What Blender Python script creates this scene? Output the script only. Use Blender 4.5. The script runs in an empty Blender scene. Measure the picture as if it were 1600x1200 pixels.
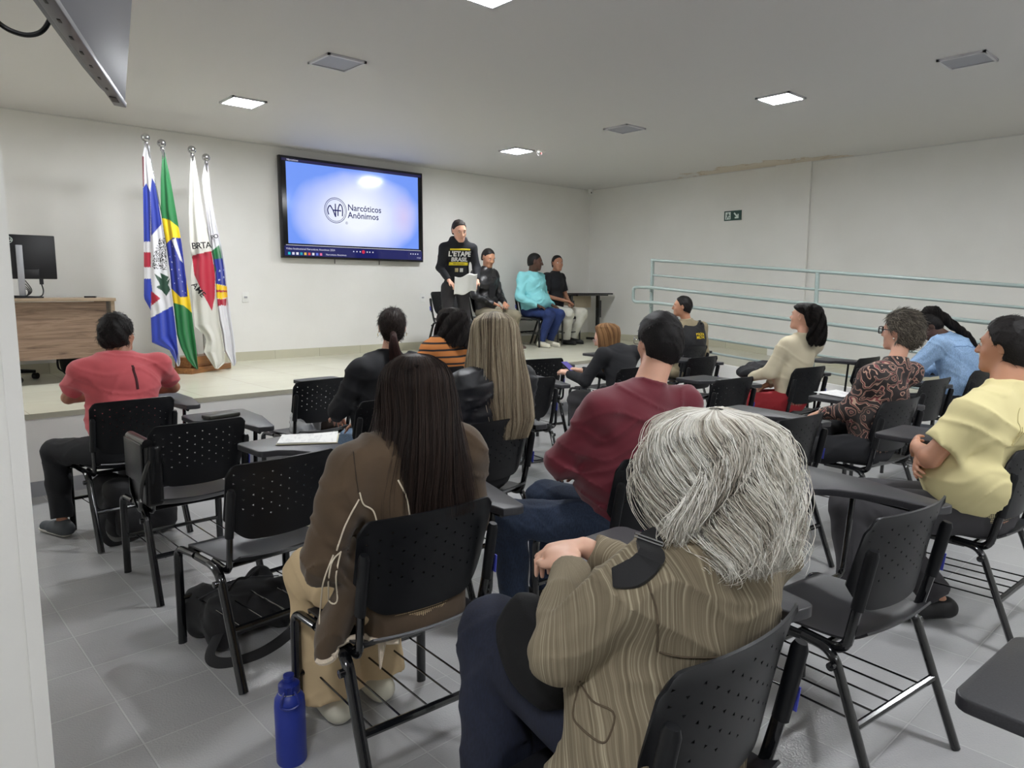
import bpy, bmesh, math, random
import numpy as np
from mathutils import Matrix, Vector
random.seed(7); np.random.seed(7)
SC = bpy.context.scene
COL = SC.collection
PI = math.pi

# ------------------------------------------------------------------ camera
F_PX = 1128.0
CAM_H = 1.5
pit, rol, yaw = [math.radians(a) for a in (7.50, 0.15, 42.57)]
Fw = np.array([math.sin(yaw)*math.cos(pit), math.cos(yaw)*math.cos(pit), -math.sin(pit)])
Rt = np.array([math.cos(yaw), -math.sin(yaw), 0.0])
Up = np.cross(Rt, Fw)
R2 = math.cos(rol)*Rt + math.sin(rol)*Up
U2 = -math.sin(rol)*Rt + math.cos(rol)*Up
cam_d = bpy.data.cameras.new('camera'); cam = bpy.data.objects.new('camera', cam_d); COL.objects.link(cam)
cam_d.sensor_width = 36.0; cam_d.lens = 36.0*F_PX/1600.0; cam_d.clip_start = 0.02; cam_d.clip_end = 100
M = Matrix.Identity(4)
for i in range(3):
    M[i][0] = R2[i]; M[i][1] = U2[i]; M[i][2] = -Fw[i]
M[0][3], M[1][3], M[2][3] = 0, 0, CAM_H
cam.matrix_world = M
SC.camera = cam

# ------------------------------------------------------------------ world and view
w = bpy.data.worlds.new('world'); SC.world = w; w.use_nodes = True
w.node_tree.nodes['Background'].inputs[0].default_value = (0.9, 0.95, 1.0, 1)
w.node_tree.nodes['Background'].inputs[1].default_value = 0.0
SC.view_settings.view_transform = 'Standard'
SC.view_settings.look = 'None'
SC.view_settings.gamma = 1.0
SC.view_settings.use_curve_mapping = False
SC.view_settings.exposure = 0.0
LIGHT = 205.0            # ceiling panel radiance
SC.cycles.max_bounces = 8
SC.cycles.diffuse_bounces = 6

# room metrics
Y1 = 6.06      # stage face
Y2 = 8.85      # wall behind the stage
X2 = 10.02     # right wall
HC = 3.26      # ceiling
ZS = 0.605     # stage height
XL = -2.2
YB = -5.5

# ------------------------------------------------------------------ materials
def lin(c):
    c = c/255.0
    return c/12.92 if c <= 0.04045 else ((c+0.055)/1.055)**2.4
def L3(rgb): return (lin(rgb[0]), lin(rgb[1]), lin(rgb[2]), 1.0)
class NT:
    def __init__(s, name):
        s.m = bpy.data.materials.new(name); s.m.use_nodes = True
        s.t = s.m.node_tree; s.p = s.t.nodes['Principled BSDF']
    def n(s, typ, **kw):
        nd = s.t.nodes.new(typ)
        for k, v in kw.items():
            if k in nd.inputs: nd.inputs[k].default_value = v
            else: setattr(nd, k, v)
        return nd
    def l(s, a, b): s.t.links.new(a, b)
    def coord(s, scale=(1, 1, 1), loc=(0, 0, 0), rot=(0, 0, 0)):
        tc = s.n('ShaderNodeTexCoord'); mp = s.n('ShaderNodeMapping')
        mp.inputs['Scale'].default_value = scale; mp.inputs['Location'].default_value = loc; mp.inputs['Rotation'].default_value = rot
        s.l(tc.outputs['Object'], mp.inputs[0]); return mp.outputs[0]
    def noise(s, scale, vec=None, detail=3, rough=0.5, dist=0):
        n = s.n('ShaderNodeTexNoise'); n.inputs['Scale'].default_value = scale; n.inputs['Detail'].default_value = detail
        n.inputs['Roughness'].default_value = rough; n.inputs['Distortion'].default_value = dist
        s.l(vec if vec is not None else s.coord(), n.inputs['Vector']); return n.outputs['Fac']
    def ramp(s, fac, stops, interp='LINEAR'):
        r = s.n('ShaderNodeValToRGB'); r.color_ramp.interpolation = interp
        e = r.color_ramp.elements
        while len(e) < len(stops): e.new(0.5)
        for i, (p, c) in enumerate(stops):
            e[i].position = p; e[i].color = c
        s.l(fac, r.inputs[0]); return r.outputs[0]
    def mix(s, fac, a, b, blend='MIX'):
        m = s.n('ShaderNodeMix', data_type='RGBA', blend_type=blend)
        for i, v in ((0, fac), (6, a), (7, b)):
            if hasattr(v, 'links'): s.l(v, m.inputs[i])
            else: m.inputs[i].default_value = v
        return m.outputs[2]
    def math(s, op, a, b=0.0, c=0.0):
        m = s.n('ShaderNodeMath', operation=op)
        for i, v in ((0, a), (1, b), (2, c)):
            if hasattr(v, 'links'): s.l(v, m.inputs[i])
            else: m.inputs[i].default_value = v
        return m.outputs[0]
    def bump(s, h, strength=0.3, dist=0.01):
        b = s.n('ShaderNodeBump'); b.inputs['Strength'].default_value = strength; b.inputs['Distance'].default_value = dist
        s.l(h, b.inputs['Height']); s.l(b.outputs[0], s.p.inputs['Normal'])
    def base(s, v):
        if hasattr(v, 'links'): s.l(v, s.p.inputs['Base Color'])
        else: s.p.inputs['Base Color'].default_value = v
_mc = {}
def mat(name, rgb, rough=0.5, metal=0.0, spec=0.5, nscale=0, nstr=0.2, ndist=0.003, vary=0.0, sheen=0.0, coat=0.0, sub=0.0, vscale=None):
    if name in _mc: return _mc[name]
    m = NT(name); p = m.p
    p.inputs['Roughness'].default_value = rough; p.inputs['Metallic'].default_value = metal
    p.inputs['Specular IOR Level'].default_value = spec
    p.inputs['Sheen Weight'].default_value = sheen; p.inputs['Coat Weight'].default_value = coat
    c = L3(rgb)
    if vary > 0:
        f = m.noise(vscale or 6.0, detail=4)
        m.base(m.ramp(f, [(0.3, tuple(x*(1-vary) for x in c[:3])+(1,)), (0.7, tuple(min(1, x*(1+vary)) for x in c[:3])+(1,))]))
    else: m.base(c)
    if sub > 0:
        p.inputs['Subsurface Weight'].default_value = sub
        p.inputs['Subsurface Radius'].default_value = (0.012, 0.004, 0.002)
    if nscale: m.bump(m.noise(nscale, detail=3), nstr, ndist)
    _mc[name] = m.m
    return m.m
def emis(name, rgb, strength, raw=False):
    if name in _mc: return _mc[name]
    m = NT(name); m.base((0, 0, 0, 1)); m.p.inputs['Emission Color'].default_value = L3(rgb); m.p.inputs['Emission Strength'].default_value = strength
    m.p.inputs['Roughness'].default_value = 0.12
    _mc[name] = m.m; return m.m

MW = NT('painted wall'); _f = MW.noise(1.3, detail=4); MW.base(MW.ramp(_f, [(0.3, L3((226, 225, 220))), (0.7, L3((233, 232, 228)))]))
MW.p.inputs['Roughness'].default_value = 0.55; MW.bump(MW.noise(60, detail=4), 0.12, 0.004); M_WALL = MW.m
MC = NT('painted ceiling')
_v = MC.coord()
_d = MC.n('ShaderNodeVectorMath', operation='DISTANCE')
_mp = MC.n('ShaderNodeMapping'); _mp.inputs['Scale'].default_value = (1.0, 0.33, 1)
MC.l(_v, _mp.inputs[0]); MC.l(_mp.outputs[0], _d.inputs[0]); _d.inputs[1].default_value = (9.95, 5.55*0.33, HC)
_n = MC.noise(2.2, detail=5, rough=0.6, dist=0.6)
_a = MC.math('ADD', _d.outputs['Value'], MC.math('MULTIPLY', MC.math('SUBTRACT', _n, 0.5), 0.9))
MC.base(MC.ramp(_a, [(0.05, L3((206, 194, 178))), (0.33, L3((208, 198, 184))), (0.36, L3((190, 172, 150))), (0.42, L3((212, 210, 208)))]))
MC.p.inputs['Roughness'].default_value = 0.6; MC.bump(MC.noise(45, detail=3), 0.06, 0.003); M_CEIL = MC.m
def tiles(name, c1, c2, cj, w_, h_, mortar, loc, rough, bstr, nsc, rmix=0.0, wear=None):
    m = NT(name); v = m.coord(loc=loc)
    b = m.n('ShaderNodeTexBrick'); b.offset = 0; b.squash = 1; m.l(v, b.inputs['Vector'])
    b.inputs['Scale'].default_value = 1; b.inputs['Mortar Size'].default_value = mortar; b.inputs['Mortar Smooth'].default_value = 0.3
    b.inputs['Brick Width'].default_value = w_; b.inputs['Row Height'].default_value = h_
    b.inputs['Color1'].default_value = L3(c1); b.inputs['Color2'].default_value = L3(c2); b.inputs['Mortar'].default_value = L3(cj)
    n = m.noise(3.0, detail=5, rough=0.6)
    n2 = m.noise(1.1, detail=3)
    c = m.mix(m.ramp(n, [(0.35, (0, 0, 0, 1)), (0.75, (0.35, 0.35, 0.35, 1))]), b.outputs['Color'], L3(wear or c2))
    m.base(c)
    m.l(m.math('ADD', rough, m.math('MULTIPLY', n2, rmix)), m.p.inputs['Roughness'])
    hgt = m.math('ADD', m.math('MULTIPLY', b.outputs['Fac'], -0.6), m.math('MULTIPLY', m.noise(nsc, detail=2), 0.5))
    m.bump(hgt, bstr, 0.004)
    return m.m
M_FLOOR = tiles('grey painted floor tile', (163, 163, 164), (170, 170, 170), (186, 186, 186), 0.334, 0.334, 0.0035, (-0.604+0.334, -2.458+0.334*8, 0), 0.12, 0.85, 130, 0.08, (182, 182, 182))
M_STAGE = tiles('cream stage tile', (203, 201, 182), (208, 206, 188), (168, 165, 148), 0.62, 0.62, 0.003, (-2.76+0.62*5, -6.06, 0), 0.16, 0.10, 40, 0.15, (214, 212, 196))
M_SKIRT = tiles('cream tile skirting', (190, 187, 166), (196, 193, 172), (150, 147, 130), 0.62, 9, 0.003, (-2.76+0.62*5, 3, 0), 0.25, 0.08, 40)
M_SKIRTG = mat('grey painted skirting', (150, 151, 154), 0.4, vary=0.05)
M_WHITE = mat('white plastic', (232, 232, 228), 0.35)
M_PLAST = mat('black moulded plastic', (17, 18, 21), 0.42, spec=0.32, nscale=420, nstr=0.15, ndist=0.0006)
M_SEATP = mat('charcoal seat plastic', (34, 34, 38), 0.38, nscale=420, nstr=0.2, ndist=0.0006)
M_TABL = mat('grained writing tablet plastic', (48, 48, 52), 0.42, nscale=380, nstr=0.35, ndist=0.0008, vary=0.15, vscale=260)
M_STEEL = mat('glossy black steel', (16, 17, 20), 0.17, coat=0.4)
M_CHROME = mat('chrome', (200, 200, 204), 0.12, metal=1.0)
M_RAIL = mat('grey green rail paint', (158, 172, 168), 0.3)
M_BLACKFAB = mat('black nylon fabric', (22, 22, 25), 0.75, nscale=500, nstr=0.4, ndist=0.001, sheen=0.05)
M_BLACKLEA = mat('black leather', (12, 12, 14), 0.3, nscale=160, nstr=0.3, ndist=0.0015)
M_BLACK = mat('black', (12, 12, 14), 0.4)
M_SCREENBODY = mat('dark screen casing', (24, 24, 27), 0.35)
M_PAPER = mat('white paper', (235, 235, 232), 0.7)
mw = NT('walnut laminate'); _vc = mw.coord(scale=(0.7, 6, 9)); _w = mw.noise(2.6, vec=_vc, detail=6, rough=0.62, dist=1.2)
mw.base(mw.ramp(_w, [(0.30, L3((96, 76, 62))), (0.48, L3((136, 112, 93))), (0.60, L3((152, 128, 108))), (0.75, L3((118, 95, 78)))])); mw.p.inputs['Roughness'].default_value = 0.45
M_WOOD = mw.m
mw = NT('oak edge laminate'); _w = mw.noise(3, vec=mw.coord(scale=(0.6, 5, 8)), detail=5, dist=0.8)
mw.base(mw.ramp(_w, [(0.3, L3((146, 126, 104))), (0.7, L3((168, 148, 124)))])); mw.p.inputs['Roughness'].default_value = 0.45
M_WOOD2 = mw.m
mw = NT('varnished pine'); _w = mw.noise(4, vec=mw.coord(scale=(1, 6, 9)), detail=5, dist=1.0)
mw.base(mw.ramp(_w, [(0.3, L3((128, 82, 45))), (0.7, L3((176, 122, 72)))])); mw.p.inputs['Roughness'].default_value = 0.35
M_PINE = mw.m

# ------------------------------------------------------------------ object helpers
def mesh(name, V, F, m=None, parent=None, smooth=None, mats=None, fm=None):
    me = bpy.data.meshes.new(name)
    V = np.asarray(V, dtype=float)
    me.from_pydata(V.tolist(), [], [list(map(int, f)) for f in F]); me.update()
    if mats:
        for q in mats: me.materials.append(q)
        me.polygons.foreach_set('material_index', np.asarray(fm, dtype=np.int32))
    elif m: me.materials.append(m)
    if smooth is not None:
        me.polygons.foreach_set('use_smooth', [True]*len(me.polygons))
        if smooth > 0: me.set_sharp_from_angle(angle=math.radians(smooth))
    o = bpy.data.objects.new(name, me); COL.objects.link(o)
    if parent: o.parent = parent
    return o
def empty(name, loc, rz=0.0):
    o = bpy.data.objects.new(name, None); COL.objects.link(o); o.empty_display_size = 0.1
    o.location = loc; o.rotation_euler = (0, 0, rz); return o
def tag(o, label=None, cat=None, group=None, kind=None):
    if label: o['label'] = label
    if cat: o['category'] = cat
    if group: o['group'] = group
    if kind: o['kind'] = kind
    return o
class MB:
    """collects shapes that make up one part"""
    def __init__(s): s.V = []; s.F = []; s.n = 0
    def add(s, V, F):
        V = np.asarray(V, float); s.V.append(V); s.F += [tuple(int(i)+s.n for i in f) for f in F]; s.n += len(V); return s
    def box(s, c, size, R=None, bev=0.0):
        bm = bmesh.new(); bmesh.ops.create_cube(bm, size=1.0)
        for v in bm.verts: v.co = Vector((v.co.x*size[0], v.co.y*size[1], v.co.z*size[2]))
        if bev > 0: bmesh.ops.bevel(bm, geom=bm.edges[:], offset=bev, segments=3, profile=0.5, affect='EDGES')
        V = np.array([v.co[:] for v in bm.verts])
        bm.verts.index_update(); F = [[v.index for v in f.verts] for f in bm.faces]; bm.free()
        if R is not None: V = V @ np.asarray(R).T
        return s.add(V+np.asarray(c, float), F)
    def tube(s, pts, r, n=8, flat=1.0, cap=True):
        V, F = tube(pts, r, n, flat, cap); return s.add(V, F)
    def lathe(s, prof, c=(0, 0, 0), n=24, R=None):
        V = []; F = []
        k = len(prof)
        for i in range(n):
            a = 2*PI*i/n
            for r, z in prof: V.append((r*math.cos(a), r*math.sin(a), z))
        for i in range(n):
            j = (i+1) % n
            for q in range(k-1): F.append((i*k+q, j*k+q, j*k+q+1, i*k+q+1))
        F.append([i*k for i in range(n)][::-1]); F.append([i*k+k-1 for i in range(n)])
        V = np.array(V)
        if R is not None: V = V @ np.asarray(R).T
        return s.add(V+np.asarray(c, float), F)
    def build(s, name, m, parent=None, smooth=35):
        return mesh(name, np.concatenate(s.V), s.F, m, parent, smooth)
def tube(pts, r, n=8, flat=1.0, cap=True):
    P = np.asarray(pts, float); k = len(P)
    r = np.broadcast_to(np.asarray(r, float), (k,))
    T = np.gradient(P, axis=0); T /= np.linalg.norm(T, axis=1)[:, None]+1e-12
    N = np.zeros_like(P); a = np.array([0, 0, 1.0]) if abs(T[0][2]) < 0.9 else np.array([1.0, 0, 0])
    u = np.cross(T[0], a); u /= np.linalg.norm(u); N[0] = u
    for i in range(1, k):
        u = N[i-1]-T[i]*np.dot(N[i-1], T[i]); N[i] = u/(np.linalg.norm(u)+1e-12)
    B = np.cross(T, N)
    ang = np.arange(n)*2*PI/n
    V = (P[:, None, :]+r[:, None, None]*(np.cos(ang)[None, :, None]*N[:, None, :]+flat*np.sin(ang)[None, :, None]*B[:, None, :])).reshape(-1, 3)
    F = [(i*n+j, i*n+(j+1) % n, (i+1)*n+(j+1) % n, (i+1)*n+j) for i in range(k-1) for j in range(n)]
    if cap: F += [tuple(range(n))[::-1], tuple(range((k-1)*n, k*n))]
    return V, F
def fillet(pts, rad=0.04, seg=6):
    P = [np.asarray(p, float) for p in pts]; out = [P[0]]
    for i in range(1, len(P)-1):
        a, b, c = P[i-1], P[i], P[i+1]
        d1 = min(rad, np.linalg.norm(a-b)*0.49); d2 = min(rad, np.linalg.norm(c-b)*0.49)
        p0 = b+(a-b)/np.linalg.norm(a-b)*d1; p1 = b+(c-b)/np.linalg.norm(c-b)*d2
        for t in np.linspace(0, 1, seg+1): out.append((1-t)**2*p0+2*t*(1-t)*b+t*t*p1)
    out.append(P[-1]); return np.array(out)
def spline(pts, n=30):
    P = np.asarray(pts, float); k = len(P)
    t = np.linspace(0, k-1-1e-9, n); i = t.astype(int); u = (t-i)[:, None]
    g = lambda j: P[np.clip(j, 0, k-1)]
    p0, p1, p2, p3 = g(i-1), g(i), g(i+1), g(i+2)
    return 0.5*((2*p1)+(-p0+p2)*u+(2*p0-5*p1+4*p2-p3)*u**2+(-p0+3*p1-3*p2+p3)*u**3)
def prism(poly, z0, z1, name, m, parent=None, bev=0.0, smooth=35, nb=3):
    bm = bmesh.new()
    vs = [bm.verts.new((x, y, z0)) for x, y in poly]
    f = bm.faces.new(vs); r = bmesh.ops.extrude_face_region(bm, geom=[f])
    for v in r['geom']:
        if isinstance(v, bmesh.types.BMVert): v.co.z = z1
    bmesh.ops.recalc_face_normals(bm, faces=bm.faces)
    if bev: bmesh.ops.bevel(bm, geom=[e for e in bm.edges if abs(e.verts[0].co.z-e.verts[1].co.z) < 1e-6], offset=bev, segments=nb, profile=0.5, affect='EDGES')
    V = [v.co[:] for v in bm.verts]; bm.verts.index_update(); F = [[v.index for v in f.verts] for f in bm.faces]; bm.free()
    return mesh(name, V, F, m, parent, smooth)
def text(body, size, m, name='lettering', parent=None, Mx=None, extrude=0.0, align='CENTER', bold=0.0, spacing=1.0, xs=1.0, fn=None):
    cu = bpy.data.curves.new(name, 'FONT'); cu.body = body; cu.size = size; cu.align_x = align; cu.align_y = 'CENTER'
    cu.extrude = extrude; cu.offset = bold; cu.space_character = spacing; cu.resolution_u = 3; cu.space_line = 0.85
    t = bpy.data.objects.new(name+'_c', cu); COL.objects.link(t)
    dg = bpy.context.evaluated_depsgraph_get(); me = bpy.data.meshes.new_from_object(t.evaluated_get(dg))
    bpy.data.objects.remove(t); bpy.data.curves.remove(cu)
    me.materials.clear(); me.materials.append(m); me.name = name
    for v in me.vertices:
        v.co.x *= xs
        if fn: v.co = fn(v.co)
    if Mx is not None: me.transform(Mx)
    o = bpy.data.objects.new(name, me); COL.objects.link(o)
    if parent: o.parent = parent
    return o
def frame_mat(o, ex, ey, ez):
    return Matrix([[ex[0], ey[0], ez[0], o[0]], [ex[1], ey[1], ez[1], o[1]], [ex[2], ey[2], ez[2], o[2]], [0, 0, 0, 1]])
def rotz(a): c, s = math.cos(a), math.sin(a); return np.array([[c, -s, 0], [s, c, 0], [0, 0, 1.0]])
def rotx(a): c, s = math.cos(a), math.sin(a); return np.array([[1.0, 0, 0], [0, c, -s], [0, s, c]])
def roty(a): c, s = math.cos(a), math.sin(a); return np.array([[c, 0, s], [0, 1.0, 0], [-s, 0, c]])
def children(o): return [c for c in bpy.data.objects if c.parent == o]
def dup(root, loc, rz, label, group=None, skip=()):
    r = root.copy(); COL.objects.link(r); r.location = loc; r.rotation_euler = (0, 0, rz); r['label'] = label
    if group: r['group'] = group
    for c in children(root):
        if c.name.split('.')[0] in skip: continue
        d = c.copy(); COL.objects.link(d); d.parent = r
        for g in children(c):
            e = g.copy(); COL.objects.link(e); e.parent = d
    return r

# ------------------------------------------------------------------ room
def struct(name, mb, m, smooth=None):
    o = mb.build(name, m, None, smooth); o['kind'] = 'structure'; return o
struct('floor', MB().box((3.9, 0.25, -0.05), (12.4, 11.7, 0.1)), M_FLOOR)
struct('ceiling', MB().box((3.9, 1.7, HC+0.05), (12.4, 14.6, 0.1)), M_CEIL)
struct('wall_back', MB().box((3.9, Y2+0.05, HC/2), (12.4, 0.1, HC)), M_WALL)
struct('wall_right', MB().box((X2+0.05, 1.7, HC/2), (0.1, 14.4, HC)), M_WALL)
struct('wall_left', MB().box((XL-0.05, 1.7, HC/2), (0.1, 14.4, HC)), M_WALL)
struct('wall_front', MB().box((3.9, YB-0.05, HC/2), (12.4, 0.1, HC)), M_WALL)
struct('trim_1', MB().box((X2-0.02, 5.03, HC/2), (0.05, 0.52, HC)), M_WALL)          # pilaster on the right wall
struct('wall_pillar', MB().box((-0.315, 2.36, HC/2), (1.236, 0.48, HC)).box((0.285, 2.119, HC/2), (0.036, 0.006, HC)), M_WALL)
M_GAP = mat('shadow gap', (215, 215, 212), 0.8)
struct('trim_3', MB().box((3.9, Y2-0.006, HC-0.006), (12.4, 0.010, 0.012)), M_GAP)
struct('trim_4', MB().box((X2-0.006, 1.7, HC-0.006), (0.010, 14.4, 0.012)), M_GAP)
# stage
struct('floor_stage', MB().box(((XL+X2)/2, (Y1+Y2)/2, ZS-0.02), (X2-XL, Y2-Y1, 0.04)), M_STAGE)
struct('wall_stage', MB().box(((XL+X2)/2, Y1+0.06, (ZS-0.04)/2), (X2-XL, 0.1, ZS-0.04)), M_WALL)
struct('baseboard_stage', MB().box(((XL+8.17)/2, Y1+0.006, 0.055), (8.17-XL, 0.014, 0.11)), M_SKIRTG)
struct('baseboard_back', MB().box(((XL+X2)/2, Y2-0.006, ZS+0.055), (X2-XL, 0.012, 0.11)), M_SKIRT)
struct('baseboard_right', MB().box((X2-0.006, (Y1+Y2)/2, ZS+0.055), (0.012, Y2-Y1, 0.11)), M_SKIRT)
# ramp down along the right wall
XR = 8.17; SL = 1/12.0
YE = Y1-ZS/SL
def ramp_z(y): return ZS-(Y1-y)*SL
rm = MB(); rm.add([(XR, Y1, 0), (X2, Y1, 0), (X2, Y1, ZS), (XR, Y1, ZS), (XR, YE, 0.0), (X2, YE, 0.0)],
                  [(0, 1, 5, 4), (3, 4, 5, 2), (0, 4, 3), (1, 2, 5)])
struct('floor_ramp', rm, M_STAGE)
b = MB(); b.add([(XR-0.06, Y1, 0), (XR, Y1, 0), (XR, Y1, ZS+0.05), (XR-0.06, Y1, ZS+0.05), (XR-0.06, YE, 0.0), (XR, YE, 0), (XR, YE, 0.05), (XR-0.06, YE, 0.05)],
                [(0, 3, 7, 4), (3, 2, 6, 7), (1, 5, 6, 2), (4, 7, 6, 5), (0, 1, 2, 3)])
struct('trim_2', b, M_WALL)
b = MB(); b.add([(X2-0.012, Y1, ZS), (X2-0.012, Y1, ZS+0.11), (X2-0.012, YE, 0.0), (X2-0.012, YE, 0.11), (X2, Y1, ZS), (X2, Y1, ZS+0.11), (X2, YE, 0), (X2, YE, 0.11)],
                [(0, 1, 3, 2), (1, 5, 7, 3), (0, 4, 5, 1)])
struct('baseboard_ramp', b, M_SKIRT)

# railing
t = empty('ramp_railing', (XR-0.03, Y1, ZS)); tag(t, 'grey green tubular metal railing with seven rails running down beside the ramp', 'railing')
t.location = (0, 0, 0)
xr = XR-0.03
for y in (6.04, 3.75, 1.45, -0.85):
    MB().tube([(xr, y, ramp_z(y)+0.049), (xr, y, ramp_z(y)+1.28)], 0.024, 12).build('post', M_RAIL, t)
def rail(h, r, ya=6.04, yb=-0.9, x=xr): return MB().tube([(x, ya, ramp_z(ya)+h), (x, yb, ramp_z(yb)+h)], r, 12)
rail(1.29, 0.02, 6.06).build('top_rail', M_RAIL, t)
for h in (1.09, 0.54, 0.35, 0.17): rail(h, 0.015).build('rail', M_RAIL, t)
hx = xr-0.07
z1, z2 = ZS+0.92, ZS+0.72
pts = fillet([(hx, -0.9, ramp_z(-0.9)+0.92), (hx, 6.0, z1), (hx, 6.30, z1+0.005), (hx, 6.30, z2), (hx, 6.0, z2), (hx, -0.9, ramp_z(-0.9)+0.72)], 0.06)
MB().tube(pts, 0.022, 12).build('handrail', M_RAIL, t)
for y in (6.04, 3.75, 1.45):
    for h in (0.92, 0.72):
        MB().tube(fillet([(xr-0.018, y-0.02, ramp_z(y)+h-0.06), (hx, y-0.02, ramp_z(y)+h-0.06), (hx, y-0.02, ramp_z(y)+h-0.015)], 0.02), 0.006, 6).build('bracket', M_RAIL, t)

# ceiling lights: 0.3 m panels
M_LIGHT = emis('lit diffuser', (250, 252, 255), LIGHT)
M_OFF = mat('unlit diffuser', (150, 152, 162), 0.4)
M_FRAME = mat('light frame', (205, 205, 208), 0.4)
def panel(x, y, lit, label):
    t = empty('ceiling_light', (x, y, HC)); tag(t, label, 'ceiling light', 'square ceiling panel lights')
    fr = MB(); s = 0.155
    for c, sz in (((0, s, -0.008), (0.33, 0.02, 0.018)), ((0, -s, -0.008), (0.33, 0.02, 0.018)), ((s, 0, -0.008), (0.02, 0.33, 0.018)), ((-s, 0, -0.008), (0.02, 0.33, 0.018))): fr.box(c, sz)
    fr.build('frame', M_FRAME, t)
    MB().box((0, 0, -0.006), (0.29, 0.29, 0.008)).build('diffuser', M_LIGHT if lit else M_OFF, t)
panel(2.95, 7.00, True, 'lit square ceiling panel to the left of the big screen, near the flags')
panel(6.50, 7.00, True, 'lit square ceiling panel beside the smoke detector, farthest from the camera')
panel(3.00, 3.47, True, 'lit square ceiling panel cut by the top edge of the photo')
panel(6.53, 3.45, True, 'lit square ceiling panel on the right, over the seated audience')
panel(3.00, 5.30, False, 'unlit grey square panel on the ceiling left of centre, over the stage front')
panel(6.50, 5.25, False, 'small unlit grey square panel in the middle distance of the ceiling')
panel(6.52, 1.93, False, 'unlit grey square panel at the upper right of the ceiling')
for x in (3.0, 6.53):
    for y in (-0.1, -3.6): panel(x, y, True, 'lit square ceiling panel behind the camera')
panel(-0.7, 7.0, True, 'lit square ceiling panel over the stage behind the white pillar')
panel(-0.7, -0.1, True, 'lit square ceiling panel left of and behind the camera')

# smoke detector
t = empty('smoke_detector', (6.72, 6.77, HC)); tag(t, 'small white smoke alarm with a red light on the ceiling beside the farthest lit panel', 'smoke detector')
MB().lathe([(0.001, 0), (0.055, 0), (0.055, -0.02), (0.04, -0.035), (0.001, -0.038)]).build('housing', M_WHITE, t)
MB().lathe([(0.001, -0.036), (0.008, -0.036), (0.006, -0.046), (0.001, -0.048)]).build('indicator_light', emis('red led', (255, 30, 30), 4), t)
MB().tube(spline([(-0.03, -0.03, -0.02), (-0.05, -0.06, -0.07), (-0.09, -0.05, -0.09), (-0.10, -0.02, -0.05), (-0.11, 0.0, 0)], 20), 0.003, 6).build('cable', M_WHITE, t)
# security camera in the corner
t = empty('security_camera', (9.93, 8.76, HC)); tag(t, 'tiny white security camera in the far corner where walls and ceiling meet', 'security camera')
MB().lathe([(0.001, 0), (0.05, 0), (0.05, -0.03), (0.001, -0.031)]).build('mount', M_WHITE, t)
MB().lathe([(0.001, -0.03), (0.042, -0.032), (0.045, -0.06), (0.03, -0.09), (0.001, -0.1)]).build('dome', M_WHITE, t)
MB().lathe([(0.001, 0), (0.016, 0), (0.014, 0.012), (0.001, 0.014)], c=(-0.025, -0.035, -0.065), R=rotz(0.6)@rotx(PI/2)).build('lens', M_BLACK, t)
# exit sign on right wall
M_EXIT = mat('dark green sign', (18, 62, 52), 0.45); M_EXW = mat('sign white', (214, 226, 220), 0.5)
t = empty('exit_sign', (X2, 5.97, 2.61)); tag(t, 'dark green emergency exit sign with running figure and arrow on the right wall', 'exit sign')
MB().box((-0.004, 0, 0), (0.007, 0.29, 0.145)).build('plate', M_EXIT, t)
def exf(pts): # y (viewer right = -y)
    return [(-0.0095, -u, v) for u, v in pts]
mb = MB()
def flatpoly(mb, pts, d=0.0015, x=-0.0078):
    n = len(pts); V = [(x, -u, v) for u, v in pts]+[(x-d, -u, v) for u, v in pts]
    mb.add(V, [tuple(range(n)), tuple(range(n, 2*n))[::-1]]+[(i, (i+1) % n, n+(i+1) % n, n+i) for i in range(n)])
flatpoly(mb, [(-0.125, -0.055), (-0.035, -0.055), (-0.035, 0.055), (-0.125, 0.055)])
mb.build('pictogram_panel', M_EXW, t)
mb = MB()
for pts in ([(-0.085, 0.03), (-0.07, 0.03), (-0.07, 0.045), (-0.085, 0.045)], [(-0.095, 0.0), (-0.075, -0.005), (-0.06, 0.025), (-0.08, 0.028)],
            [(-0.11, -0.05), (-0.10, -0.05), (-0.078, -0.005), (-0.092, 0.0)], [(-0.075, -0.008), (-0.05, -0.022), (-0.055, -0.05), (-0.063, -0.05), (-0.063, -0.025), (-0.085, -0.005)],
            [(-0.066, 0.02), (-0.045, 0.0), (-0.05, -0.006), (-0.07, 0.008)], [(-0.083, 0.022), (-0.108, 0.016), (-0.106, 0.008), (-0.083, 0.012)]):
    flatpoly(mb, pts, 0.001, -0.0096)
mb.build('running_figure', M_EXIT, t)
mb = MB(); flatpoly(mb, [(0.03, 0.045), (0.045, 0.03), (0.078, -0.003), (0.078, 0.02), (0.1, 0.02), (0.1, -0.045), (0.035, -0.045), (0.035, -0.022), (0.062, -0.022), (0.03, 0.012), (0.015, 0.03)])
mb.build('arrow', M_EXW, t)
# wall sockets
for x, z, lb in ((3.65, 1.39, 'white wall socket plate to the right of the flags'), (6.32, 1.37, 'white wall socket plate between the screen and the speaker')):
    t = empty('wall_socket', (x, Y2, z)); tag(t, lb, 'wall socket')
    MB().box((0, -0.005, 0), (0.085, 0.01, 0.125), bev=0.003).build('plate', M_WHITE, t)
    MB().box((0, -0.0115, 0), (0.04, 0.004, 0.022), bev=0.001).build('outlet', mat('socket grey', (165, 165, 168), 0.5), t)

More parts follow.
